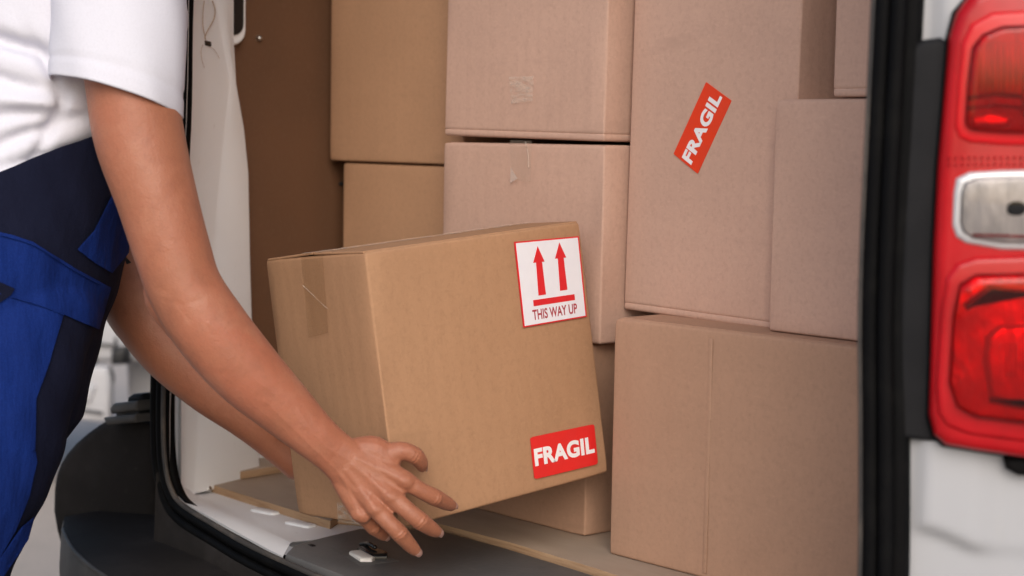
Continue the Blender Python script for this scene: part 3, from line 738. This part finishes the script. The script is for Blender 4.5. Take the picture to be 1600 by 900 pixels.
lettering('FRAGIL', Q2, (.030, .965, .285, .705), .0009, 'ink_white', st, .045)
# tape on the left-facing side of the lifted box
nL = -er
def onL(x, y, o=.003): return at_p(x, y, BN + nL * o, nL)
def patch(name, pts, f, mt, parent, n=6):
    tl, trr, br, bl = [f(*p) for p in pts]
    rows = [[tl.lerp(trr, i / n).lerp(bl.lerp(br, i / n), j / n) for i in range(n + 1)] for j in range(n + 1)]
    return obj(name, grid(rows), mt, parent)
patch('tape', ((470, 402), (504, 398), (513, 520), (482, 528)), onL, 'tape_brown', boxJ)
patch('tape', ((526, 784), (568, 790), (574, 822), (528, 815)), onL, 'tape_frosted', boxJ)
# torn whisker of tape
bm = bmesh.new(); tube_into(bm, [onL(473, 446, .004), onL(486, 458, .005), onL(500, 472, .005), onL(513, 483, .004)], .0004, .0003, seg=6, n=4); obj('tape_tear', bm, 'tape_frosted', boxJ)
# tilted sticker on the tall box
def onB(x, y): 
    R_ = boxB.matrix_basis.to_3x3(); n = R_ @ Vector((0, -1, 0)); return at_p(x, y, boxB.matrix_basis.translation + n * .0028, n)
Q3 = quad_map([onB(*p) for p in ((1052.7, 240.4), (1103.7, 128), (1143.4, 157.3), (1090.5, 271.6))])
st = sticker('fragile_sticker', Q3, 0, .0006, 'sticker_orange', boxB, .02)
lettering('FRAGIL', Q3, (.035, .965, .30, .70), .0009, 'ink_white', st, .045)
# tape on the middle stack
def onY(Y): return lambda x, y: at_y(x, y, Y)
patch('tape', ((797, 219), (831, 220), (829, 284), (798, 282)), onY(.3255), 'tape_clear', boxF)
bm = from_data([at_y(798, 262, .325), at_y(797, 286, .325), at_y(809, 279, .3235)], [(0, 1, 2)]); obj('tape_curl', bm, 'tape_curl', boxF)
bm = bmesh.new(); tube_into(bm, [at_y(821, 222, .325), at_y(825, 240, .324), at_y(826, 262, .325)], .0007, .0004, seg=6, n=4); obj('tape_tear', bm, 'tape_frosted', boxF)
patch('tape', ((795, 120), (834, 119), (832, 158), (799, 162)), onY(.3275), 'tape_frosted', boxE)
# upright glued joint on the big right-hand box
RA = boxA.matrix_basis.to_3x3(); nA = RA @ Vector((0, -1, 0)); pA0 = boxA.matrix_basis.translation
a0 = at_p(1105, 700, pA0, nA); uu = (a0 - pA0).dot(RA @ Vector((1, 0, 0)))
def onA(u, v, o): return boxA.matrix_basis @ Vector((u, -.0022 - o, v))
obj('glued_joint', slab([(uu, .008), (uu + .006, .008), (uu + .006, zA - FLOOR - .012), (uu, zA - FLOOR - .012)], .0004, .0004, onA, 2), 'kraft_mid', boxA, sharp=60)

# ================================================================== PERSON
person = thing('person', 'person in white t-shirt and blue work overalls bending to lift a box', 'person', at_z(-120, 1560, 0) * 0 + Vector((at_d(-60, 900, 2.05).x, at_d(-60, 900, 2.05).y, 0)))
J = at_d
body = bmesh.new()
# near arm: shoulder -> elbow -> wrist, running on into the back of the hand
tube_into(body, [J(172, -70, 1.985), J(192, 10, 1.95), J(205, 130, 1.935), J(218, 215, 1.93), J(245, 310, 1.925), J(270, 395, 1.925), J(290, 452, 1.925), J(328, 512, 1.93), J(383, 578, 1.94), J(440, 633, 1.95), J(488, 678, 1.955), J(520, 705, 1.96), J(548, 728, 1.963), J(580, 752, 1.963), J(606, 772, 1.962)],
          [.052, .054, .0525, .0520, .0465, .0440, .0430, .0440, .0415, .0350, .0285, .0262, .0290, .0335, .0320], [.056, .058, .054, .053, .049, .046, .044, .045, .042, .034, .026, .0205, .0175, .0150, .0110], seg=72, n=9)
# elbow point and forearm muscle
tube_into(body, [J(262, 425, 1.94), J(262, 465, 1.945), J(290, 505, 1.945)], [.026, .027, .026], seg=16, n=4)
tube_into(body, [J(322, 450, 1.925), J(355, 500, 1.928), J(402, 562, 1.94)], [.019, .022, .016], seg=16, n=4)
# hand: tendons and metacarpals fanned from the wrist
W_ = J(534, 716, 1.962)
MC = {'i': J(632, 750, 1.963), 'm': J(612, 776, 1.957), 'r': J(588, 795, 1.957), 'p': J(564, 803, 1.965)}
for k, off in (('i', (556, 712)), ('m', (548, 722)), ('r', (538, 733)), ('p', (529, 742))):
    s0 = J(off[0], off[1], 1.966); e = MC[k]; mid = s0.lerp(e, .5) - FWD * .0005
    tube_into(body, [s0, mid, e], [.0120, .0128, .0120], [.0130, .0135, .0125], seg=14, n=5)
tube_into(body, [J(552, 706, 1.968), J(585, 708, 1.972), J(610, 722, 1.972)], [.0170, .0205, .0150], [.016, .018, .015], seg=14, n=4)
FING = {
    'i': ([MC['i'], J(655, 765, 1.966), J(679, 777, 1.976), J(697, 786, 1.992), J(706, 790.5, 2.003)], [.0108, .0092, .0095, .0080, .0064]),
    'm': ([MC['m'], J(636, 797, 1.952), J(657, 814, 1.955), J(674, 826, 1.966), J(683, 831.5, 1.975)], [.0112, .0096, .0098, .0082, .0066]),
    'r': ([MC['r'], J(606, 815, 1.952), J(624, 833, 1.955), J(640, 851, 1.966), J(650, 861, 1.974)], [.0108, .0092, .0094, .0080, .0064]),
    'p': ([MC['p'], J(572, 812, 1.972), J(583, 824, 1.982), J(595, 833, 1.992), J(601, 838, 1.998)], [.0100, .0082, .0080, .0070, .0058]),
    't': ([J(602, 712, 1.972), J(628, 705, 1.972), J(648, 712, 1.976), J(657, 722, 1.985), J(660, 730, 1.992)], [.0135, .0106, .0096, .0082, .0064])}
for k, (pts, rr) in FING.items(): tube_into(body, pts, [r * 1.10 for r in rr], [r * 1.05 for r in rr], seg=16, n=5)
# knuckle bumps
for k in 'imrp':
    q = MC[k] - FWD * .0045; tube_into(body, [q + UPV * .002 - RGT * .004, q + RGT * .004 - UPV * .002], .0098, seg=12, n=2)
    pts, rr = FING[k]; q = pts[2] - FWD * .002; tube_into(body, [q + UPV * .001 - RGT * .003, q + RGT * .003 - UPV * .001], rr[2] * .93, seg=12, n=2)
# far arm
tube_into(body, [J(150, 60, 2.28), J(165, 160, 2.29), J(185, 280, 2.29), J(196, 380, 2.285), J(212, 452, 2.28), J(262, 535, 2.27), J(325, 600, 2.27), J(385, 650, 2.28), J(432, 692, 2.295), J(470, 726, 2.30)],
          [.058, .055, .052, .050, .053, .047, .039, .031, .026, .025], seg=60, n=8)
tube_into(body, [J(196, 462, 2.285), J(212, 500, 2.285), J(262, 555, 2.28)], [.038, .034, .030], seg=14, n=4)
W2 = J(470, 726, 2.30)
for dx, dy, l in ((18, -14, 1.), (24, 0, 1.08), (22, 14, 1.0), (14, 27, .85)):
    k1 = J(470 + dx * 2.6, 735 + dy, 2.33); k2 = J(470 + dx * 4, 748 + dy * 1.1, 2.375 * 1.0); k3 = J(470 + dx * 4.4, 752 + dy * 1.1, 2.41)
    tube_into(body, [W2, k1, k2, k3], [.016, .0115, .0095, .0075], seg=12, n=4)
tube_into(body, [W2, J(510, 700, 2.31), J(535, 690, 2.33)], [.016, .012, .009], seg=12, n=4)
# torso core, neck, head (above the picture)
tube_into(body, [J(20, 330, 2.09), J(70, 150, 2.10), J(125, -40, 2.10), J(170, -150, 2.10), J(205, -215, 2.10)], [.115, .125, .12, .075, .055], [.12, .15, .16, .085, .055], seg=24, n=5)
tube_into(body, [J(180, -70, 1.985), J(165, -110, 2.04), J(160, -100, 2.16), J(150, 0, 2.27)], [.055, .06, .06, .055], seg=16, n=4)
HC = J(268, -330, 2.10); up_h = (UPV * .93 + RGT * .37).normalized(); fw_h = (RGT * .93 - UPV * .37).normalized(); sd_h = up_h.cross(fw_h)
def hp(f, u, s): return HC + fw_h * f + up_h * u + sd_h * s
tube_into(body, [hp(-.035, -.15, 0), hp(-.02, -.08, 0), hp(-.005, 0, 0), hp(-.005, .06, 0), hp(-.01, .10, 0)], [.055, .07, .094, .088, .050], [.055, .062, .074, .070, .045], seg=20, n=5, view=sd_h)
tube_into(body, [hp(.05, -.085, 0), hp(.06, -.03, 0), hp(.066, .03, 0)], [.034, .036, .030], [.035, .05, .052], seg=16, n=4, view=sd_h)
tube_into(body, [hp(.088, .02, 0), hp(.108, -.018, 0), hp(.10, -.028, 0)], [.008, .011, .010], seg=10, n=4)      # nose
tube_into(body, [hp(.088, -.055, -.02), hp(.096, -.055, 0), hp(.088, -.055, .02)], .006, seg=8, n=4)            # lips
for s in (-1, 1):
    tube_into(body, [hp(-.012, -.03, .072 * s), hp(-.018, .0, .082 * s), hp(-.012, .022, .076 * s)], [.010, .014, .010], [.006, .006, .006], seg=10, n=4)
    tube_into(body, [hp(.078, .032, .012 * s), hp(.078, .036, .035 * s)], .009, seg=8, n=3)
body = remesh(body, .0016, 5, .5)
def relief(bm):
    """tendons, veins and joint creases on the back of the near hand and forearm"""
    bm.verts.ensure_lookup_table(); bm.normal_update()
    co = np.array([v.co[:] for v in bm.verts]); no = np.array([v.normal[:] for v in bm.verts]); off = np.zeros(len(co))
    face = (no @ np.array(FWD)) < .25
    def seg_d(a, b_):
        a = np.array(a); b_ = np.array(b_); ab = b_ - a; L = np.linalg.norm(ab); t = np.clip((co - a) @ ab / L ** 2, 0, 1)
        return np.linalg.norm(co - a - t[:, None] * ab, axis=1), t, L
    def ridge(pts, amp, wd, reach=.03):
        P = cr(pts, 6); best = np.full(len(co), 9.)
        for a, b_ in zip(P[:-1], P[1:]):
            # lateral distance measured across the sight line
            a = np.array(a); b_ = np.array(b_); f = np.array(FWD); ab = b_ - a; ab = ab - f * (ab @ f); L = np.linalg.norm(ab)
            d = co - a; dep = np.abs(d @ f); d = d - np.outer(d @ f, f); t = np.clip(d @ ab / L ** 2, 0, 1); e = np.linalg.norm(d - t[:, None] * ab, axis=1)
            best = np.minimum(best, np.where(dep < reach, e, 9.))
        return amp * np.exp(-(best / wd) ** 2) * face
    for k, w0 in (('i', (560, 716)), ('m', (552, 726)), ('r', (543, 735)), ('p', (535, 744))):
        off += ridge([J(*w0, 1.955), Vector(MC[k]).lerp(J(*w0, 1.955), .45), MC[k]], .0011, .0036)
    off += ridge([J(470, 640, 1.94), J(505, 690, 1.95), J(545, 718, 1.95), J(575, 742, 1.95), J(596, 764, 1.95)], .0005, .0024, .05)
    off += ridge([J(420, 625, 1.94), J(470, 676, 1.945), J(520, 728, 1.95), J(556, 768, 1.955)], .0005, .0024, .05)
    off += ridge([J(330, 505, 1.90), J(365, 540, 1.905), J(400, 590, 1.915), J(440, 622, 1.92), J(480, 668, 1.93)], .0005, .0028, .06)
    off += ridge([J(575, 742, 1.95), J(580, 768, 1.95), J(572, 786, 1.955)], .0005, .0022, .05)
    for k in 'imrpt':
        pts, rr = FING[k]
        for j, am in ((2, .0006), (3, .0004)):
            c_ = np.array(pts[j]); ax = np.array((pts[min(j + 1, 4)] - pts[j - 1]).normalized()); d = co - c_; sx = d @ ax; rad = np.linalg.norm(d - np.outer(sx, ax), axis=1)
            m = (rad < rr[j] * 1.8) & (np.abs(sx) < .012) & ((no @ np.array(FWD)) < .1)
            off += np.where(m, -am * np.cos(sx * 2 * math.pi / .0042) * np.exp(-(sx / .0052) ** 2), 0)
    # wrist and elbow skin folds
    off += ridge([J(505, 738, 1.95), J(520, 716, 1.95), J(538, 694, 1.95)], -.0002, .0022, .05)
    off += ridge([J(262, 470, 1.90), J(290, 476, 1.89), J(318, 466, 1.89)], -.0004, .0035, .07)
    off += ridge([J(248, 452, 1.90), J(270, 460, 1.89), J(300, 500, 1.90)], -.0004, .004, .07)
    co = co + no * off[:, None]
    for v, c_ in zip(bm.verts, co): v.co = c_
relief(body)
obody = obj('body', body, 'skin', person)
for s in (-1, 1):
    bm = bmesh.new(); bmesh.ops.create_uvsphere(bm, u_segments=12, v_segments=8, radius=.011); bmesh.ops.translate(bm, verts=bm.verts, vec=hp(.074, .012, .031 * s)); obj('eye', bm, 'ink_white', person)
hb_ = bmesh.new()
tube_into(hb_, [hp(-.06, -.10, 0), hp(-.045, 0, 0), hp(-.022, .075, 0), hp(-.018, .112, 0)], [.05, .085, .092, .05], [.06, .078, .076, .045], seg=18, n=5, view=sd_h)
tube_into(hb_, [hp(.0, .10, 0), hp(.055, .085, 0), hp(.075, .065, 0)], [.035, .026, .012], [.055, .055, .045], seg=16, n=4, view=sd_h)
obj('hair', remesh(hb_, .006, 4), 'hair', person)
# finger nails
def nail(tip, prev, wd, ln, upd):
    t = (tip - prev).normalized(); upd = (upd - t * upd.dot(t)).normalized(); sd = t.cross(upd)
    rows = []
    for i in range(7):
        a = -1 + 2 * i / 6; r = []
        for j in range(7):
            b_ = -1 + 2 * j / 6
            ww = wd * (1 - .25 * max(0, a) ** 2 - .12 * max(0, -a) ** 2)
            r.append(tip + t * (ln * a) + sd * (ww * b_) + upd * (-.0022 * b_ * b_ - .0014 * max(0, a) ** 2 + .0))
        rows.append(r)
    bm = grid(rows); bmesh.ops.solidify(bm, geom=bm.faces[:], thickness=.0008); return obj('nail', bm, 'nail', obody)
for k, ud in (('i', -FWD * .8 + UPV * .5 + RGT * .35), ('m', -FWD * .9 + UPV * .25 + RGT * .35), ('r', -FWD + UPV * .2 + RGT * .25), ('p', -FWD * .8 + UPV * .1 + RGT * .4), ('t', RGT * .9 + UPV * .45 - FWD * .35)):
    pts, rr = FING[k]; tip = pts[-1]; prev = pts[-2]; t = (tip - prev).normalized(); u_ = (ud - t * ud.dot(t)).normalized()
    nail(tip + u_ * (rr[-1] * 1.02) + t * .0008, prev + u_ * (rr[-1] * 1.02), rr[-1] * .80, rr[-1] * .95, u_)
# black band on the far arm
bm = bmesh.new(); tube_into(bm, [J(188, 398, 2.285), J(196, 410, 2.285), J(203, 424, 2.284)], [.0525, .0535, .054], seg=24, n=3, capends=False)
bmesh.ops.solidify(bm, geom=bm.faces[:], thickness=.002); obj('arm_band', bm, 'strap_black', person)

# --- t-shirt
def folds(p, s, a, b1, b2, c):
    d = (p - c).normalized(); q = p - CAM; x = q.dot(RGT) / q.dot(FWD) * FPX + 800; y = 450 - q.dot(UPV) / q.dot(FWD) * FPX
    k = 0.
    # drag folds running from the armpit to the back of the waist
    for ox, oy, ang, wd, amp, ln in FOLD:
        ca, sa = math.cos(ang), math.sin(ang); uu = (x - ox) * ca + (y - oy) * sa; vv = -(x - ox) * sa + (y - oy) * ca
        vv += 9 * math.sin(uu * .021 + ox)
        k += amp * math.exp(-(vv / wd) ** 2) * math.exp(-(uu / ln) ** 2)
    return p + d * k * 1.7
FOLD = [(40, 215, -.45, 9, -.010, 80), (60, 246, -.42, 8, -.008, 75), (20, 185, -.05, 10, -.008, 70), (75, 200, -.95, 8, -.008, 60), (110, 238, -.5, 7, -.007, 60), (0, 60, .5, 12, -.010, 80), (45, 80, .35, 10, -.006, 60), (10, 120, .15, 10, -.008, 60), (30, 262, -.3, 9, .006, 60), (50, 160, .25, 10, .006, 70), (70, 110, 1.2, 9, -.007, 60)]
def torso_tube(pts, ra, rb, seg, n, **k):
    bm = bmesh.new(); tube_into(bm, pts, ra, rb, seg=seg, n=n, mod=folds, **k); return bm
tb = torso_tube([J(-25, 480, 2.085), J(5, 380, 2.085), J(30, 290, 2.085), J(62, 185, 2.09), J(98, 70, 2.095), J(128, -40, 2.10), J(160, -120, 2.10), J(188, -170, 2.10)], [.128, .132, .134, .140, .142, .136, .09, .068], [.165, .165, .165, .170, .178, .180, .12, .072], 160, 22)
# shoulder yoke
tube_into(tb, [J(196, 20, 1.965), J(180, -75, 1.99), J(165, -115, 2.05), J(160, -112, 2.15), J(158, -60, 2.24), J(160, 40, 2.28)], [.066, .068, .07, .07, .068, .066], seg=24, n=6)
obj_sh = obj('t_shirt', remesh(tb, .0045, 2, .4), 'shirt_white', person)
def sleeve(pts, ra, rb, hem, view, wob=1.):
    """open tube with a turned hem"""
    P = cr(pts, 10); A = cr(ra, 10); B = cr(rb, 10); m = len(P); seg = 72; rows = []
    for i in range(m):
        t = (P[min(i + 1, m - 1)] - P[max(i - 1, 0)]).normalized(); b1 = t.cross(view).normalized(); b2 = b1.cross(t); s = i / (m - 1); r = []
        for k in range(seg):
            a = 2 * math.pi * k / seg
            f = 1 + wob * (.022 * math.sin(3 * a + s * 5) + .014 * math.sin(7 * a - s * 6 + 1)) * s
            if wob and m - 8 <= i <= m - 7: f *= .984
            r.append(P[i] + b1 * (A[i] * math.cos(a) * f) + b2 * (B[i] * math.sin(a) * f) + hem(a) * s * s)
        rows.append(r)
    c = P[-1]; t = (P[-1] - P[-2]).normalized()
    last = rows[-1]
    rows.append([c + (p - c) * .985 + t * .002 for p in last]); rows.append([c + (p - c) * .965 + t * .0005 for p in last]); rows.append([c + (p - c) * .95 - t * .03 for p in last])
    return rows
ax_s = (J(180, 152, 1.935) - J(185, 0, 1.95)).normalized()
rows = sleeve([J(174, -80, 1.985), J(183, -20, 1.955), J(187, 40, 1.945), J(186, 100, 1.94), J(183, 152, 1.937)], [.072, .0775, .0780, .0775, .0775], [.075, .078, .076, .074, .072],
              lambda a: ax_s * .0, FWD)
bm = grid(rows, closed_u=True)
# hem cut on the slant seen in the photograph: lower toward the front of the arm
for v in bm.verts:
    q = v.co - CAM; x = q.dot(RGT) / q.dot(FWD) * FPX + 800; y = 450 - q.dot(UPV) / q.dot(FWD) * FPX
    wgt = sstep(-20, 150, y); lift = ((x - 182) / 100) * 24 * wgt
    v.co += ax_s * (lift * 1.94 / FPX)
sv = obj('sleeve', bm, 'shirt_white', obj_sh)
# stitched hem line
rows = sleeve([J(150, 60, 2.28), J(160, 120, 2.285), J(170, 190, 2.29)], [.074, .072, .07], [.074, .072, .07], lambda a: Vector((0, 0, 0)), FWD)
obj('sleeve', grid(rows, closed_u=True), 'shirt_white', obj_sh)

# --- overalls
def wr(p, s, a, b1, b2, c):
    d = (p - c).normalized(); q = p - CAM; x = q.dot(RGT) / q.dot(FWD) * FPX + 800; y = 450 - q.dot(UPV) / q.dot(FWD) * FPX
    k = .0016 * math.sin(x * .05 + y * .03) * math.sin(y * .021 - x * .02 + 1) + .0012 * math.sin(x * .11 - y * .04)
    return p + d * k
ob = bmesh.new()
tube_into(ob, [J(-60, 610, 2.085), J(-32, 505, 2.08), J(0, 410, 2.08), J(22, 330, 2.082), J(48, 240, 2.085), J(75, 150, 2.09)], [.150, .147, .1460, .1455, .146, .148], [.185, .185, .182, .178, .178, .18], seg=120, n=14, mod=wr)
tube_into(ob, [J(0, 470, 2.02), J(-16, 560, 2.005), J(-46, 700, 1.995), J(-100, 850, 1.985), J(-135, 985, 1.975), J(-170, 1150, 1.97), J(-205, 1330, 1.975), J(-235, 1500, 1.98)], [.118, .109, .104, .095, .084, .080, .074, .075], [.10, .105, .105, .098, .086, .08, .075, .078], seg=90, n=12, mod=wr)
tube_into(ob, [J(-20, 480, 2.16), J(-50, 600, 2.17), J(-90, 740, 2.16), J(-150, 860, 2.14), J(-190, 985, 2.13), J(-260, 1150, 2.15), J(-330, 1300, 2.17), J(-390, 1440, 2.2)], [.115, .112, .102, .092, .084, .080, .074, .075], seg=60, n=10, mod=wr)
ob = remesh(ob, .005, 3, .5)
# waistband edge
pw = J(74, 259, 2.0); ln = (J(150, 221, 2.0) - J(0, 294, 2.0)); npl = ln.cross(FWD).normalized()
if npl.z < 0: npl = -npl
bmesh.ops.bisect_plane(ob, geom=ob.verts[:] + ob.edges[:] + ob.faces[:], plane_co=pw, plane_no=npl, clear_outer=True)
bvh = BVHTree.FromBMesh(ob)
oov = obj('overalls', ob, 'cloth_navy', person)
def cloth_patch(name, poly, mt, off=.003, step=7, th=.0016):
    xs = [p[0] for p in poly]; ys = [p[1] for p in poly]
    bm = bmesh.new(); bm.faces.new([bm.verts.new((x, y, 0)) for x, y in poly])
    for a, b_, nrm in ((min(xs), max(xs), (1, 0, 0)), (min(ys), max(ys), (0, 1, 0))):
        v = a + step
        while v < b_:
            bmesh.ops.bisect_plane(bm, geom=bm.verts[:] + bm.edges[:] + bm.faces[:], plane_co=(v, v, 0), plane_no=nrm); v += step
    bmesh.ops.triangulate(bm, faces=[f for f in bm.faces if len(f.verts) > 4])
    for v in bm.verts:
        d = ray(v.co.x, v.co.y).normalized(); h = bvh.ray_cast(CAM, d)
        if h[0] is None:
            q = bvh.find_nearest(CAM + d * 2.05); v.co = q[0] + (q[1] if q[1].dot(d) < .3 else -q[1]) * off
        else:
            n = h[1] if h[1].dot(d) < 0 else -h[1]; v.co = h[0] + n * off
    bmesh.ops.solidify(bm, geom=bm.faces[:], thickness=th)
    return obj(name, bm, mt, oov, sharp=60)
cloth_patch('hip_panel', [(-120, 350), (-40, 358), (0, 363), (20, 367), (50, 378), (76, 394), (90, 402), (120, 422), (170, 448), (164, 470), (152, 512), (97, 489), (75, 565), (55, 620), (52, 700), (55, 720), (44, 770), (22, 825), (-10, 880), (-60, 960), (-150, 960), (-140, 600)], 'cloth_blue')
cloth_patch('side_tab', [(119, 388), (144, 360), (172, 304), (204, 320), (198, 392), (172, 424), (146, 408)], 'cloth_blue')
cloth_patch('pocket_slit', [(-40, 436), (0, 440), (20, 450), (14, 459), (0, 469), (-40, 480)], 'cloth_navy', .005)
cloth_patch('shin_panel', [(30, 822), (50, 805), (40, 840), (0, 900), (-30, 930), (-10, 880)], 'cloth_blue', .0035)
def stitch(pts):
    P = []
    for x, y in pts:
        d = ray(x, y).normalized(); h = bvh.ray_cast(CAM, d)
        if h[0]: P.append(h[0] + (h[1] if h[1].dot(d) < 0 else -h[1]) * .0052)
    if len(P) > 2:
        bm = bmesh.new(); tube_into(bm, P, .0009, seg=5, n=3); obj('seam', bm, 'cloth_blue', oov)
stitch([(0, 368), (50, 383), (90, 407), (120, 427), (150, 443)])
stitch([(-10, 455), (30, 468), (60, 478), (95, 492)])
# shoes
for (x, y, D) in ((-240, 1545, 1.98), (-395, 1490, 2.2)):
    h = J(x, y, D); h.z = 0; f = Vector((RGT.x, RGT.y, 0)).normalized()
    bm = bmesh.new(); tube_into(bm, [h + f * -.04 + Vector((0, 0, .05)), h + f * .05 + Vector((0, 0, .055)), h + f * .14 + Vector((0, 0, .04)), h + f * .20 + Vector((0, 0, .032))], [.048, .05, .042, .03], [.042, .046, .048, .04], seg=16, n=4)
    tube_into(bm, [h + Vector((0, 0, .05)), h + Vector((0, 0, .16))], .05, seg=16, n=3)
    obj('shoe', remesh(bm, .006, 3), 'shoe', person)

# ================================================================== BACKGROUND VEHICLE
bv = thing('parked_vehicle', 'white vehicle with a black fitting, blurred beyond the worker\'s forearms', 'vehicle', (at_d(150, 640, 5.2).x, at_d(150, 640, 5.2).y, 0))
BD = 5.2
BF = Vector((FWD.x, FWD.y, 0)).normalized()
def bg_slab(name, poly, mt, D=BD, depth=.06, bev=.012, parent=bv):
    o0 = at_d(150, 600, D); ux = Vector((RGT.x, RGT.y, 0)).normalized()
    q = []
    for x, y in poly:
        p = at_p(x, y, o0, BF) - o0; q.append((p.dot(ux), p.z))
    return obj(name, slab(q, depth, bev, lambda u, v, o: o0 + ux * u + Vector((0, 0, v)) - BF * (o - depth), 3), mt, parent, sharp=45)
bg_slab('body', [(-60, 300), (330, 300), (330, 560), (205, 566), (178, 566), (60, 575), (-60, 575)], 'far_white', BD, .5, .03)
dl = bg_slab('door_panel', [(-40, 560), (168, 574), (173, 590), (171, 655), (160, 661), (-40, 640)], 'far_white', BD - .05, .05, .015)
bg_slab('door_swage', [(60, 592), (150, 604), (140, 632), (60, 626)], 'far_white', BD - .062, .02, .012, dl)
bg_slab('door_foot', [(100, 634), (160, 644), (160, 650), (100, 641)], 'far_grey', BD - .06, .015, .006, dl)
bg_slab('panel', [(197, 560), (330, 560), (330, 660), (212, 640), (199, 622)], 'far_white', BD + .25, .05, .015)
fr = bg_slab('frame', [(143, 536), (178, 538), (178, 541), (148, 540), (148, 574), (172, 579), (172, 585), (143, 578)], 'far_grey', BD - .02, .03, .006)
bg_slab('black_fitting', [(173, 546), (194, 543), (198, 550), (196, 570), (172, 571)], 'black_hole', BD - .06, .08, .012)
bg_slab('bracket', [(150, 575), (172, 581), (176, 590), (174, 600), (169, 597), (168, 588), (150, 582)], 'far_grey', BD - .04, .03, .006)
bg_slab('stay', [(177, 528), (181, 528), (182, 545), (178, 545)], 'far_grey', BD - .06, .02, .004)
ux_ = Vector((RGT.x, RGT.y, 0)).normalized()
for px_ in (-150, 420):
    c_ = at_d(px_, 600, BD + .1); c_.z = .31
    wh = obj('wheel', slab([(.31 * math.cos(k * math.pi / 16), .31 * math.sin(k * math.pi / 16)) for k in range(32)], .2, .04, lambda u, v, o: c_ + ux_ * u + Vector((0, 0, v)) - BF * (o - .25), 3), 'rubber_black', bv, sharp=50)
    obj('rim', slab([(.19 * math.cos(k * math.pi / 12), .19 * math.sin(k * math.pi / 12)) for k in range(24)], .012, .006, lambda u, v, o: c_ + ux_ * u + Vector((0, 0, v)) - BF * (o - .05 - .002), 2), 'steel', wh, sharp=50)
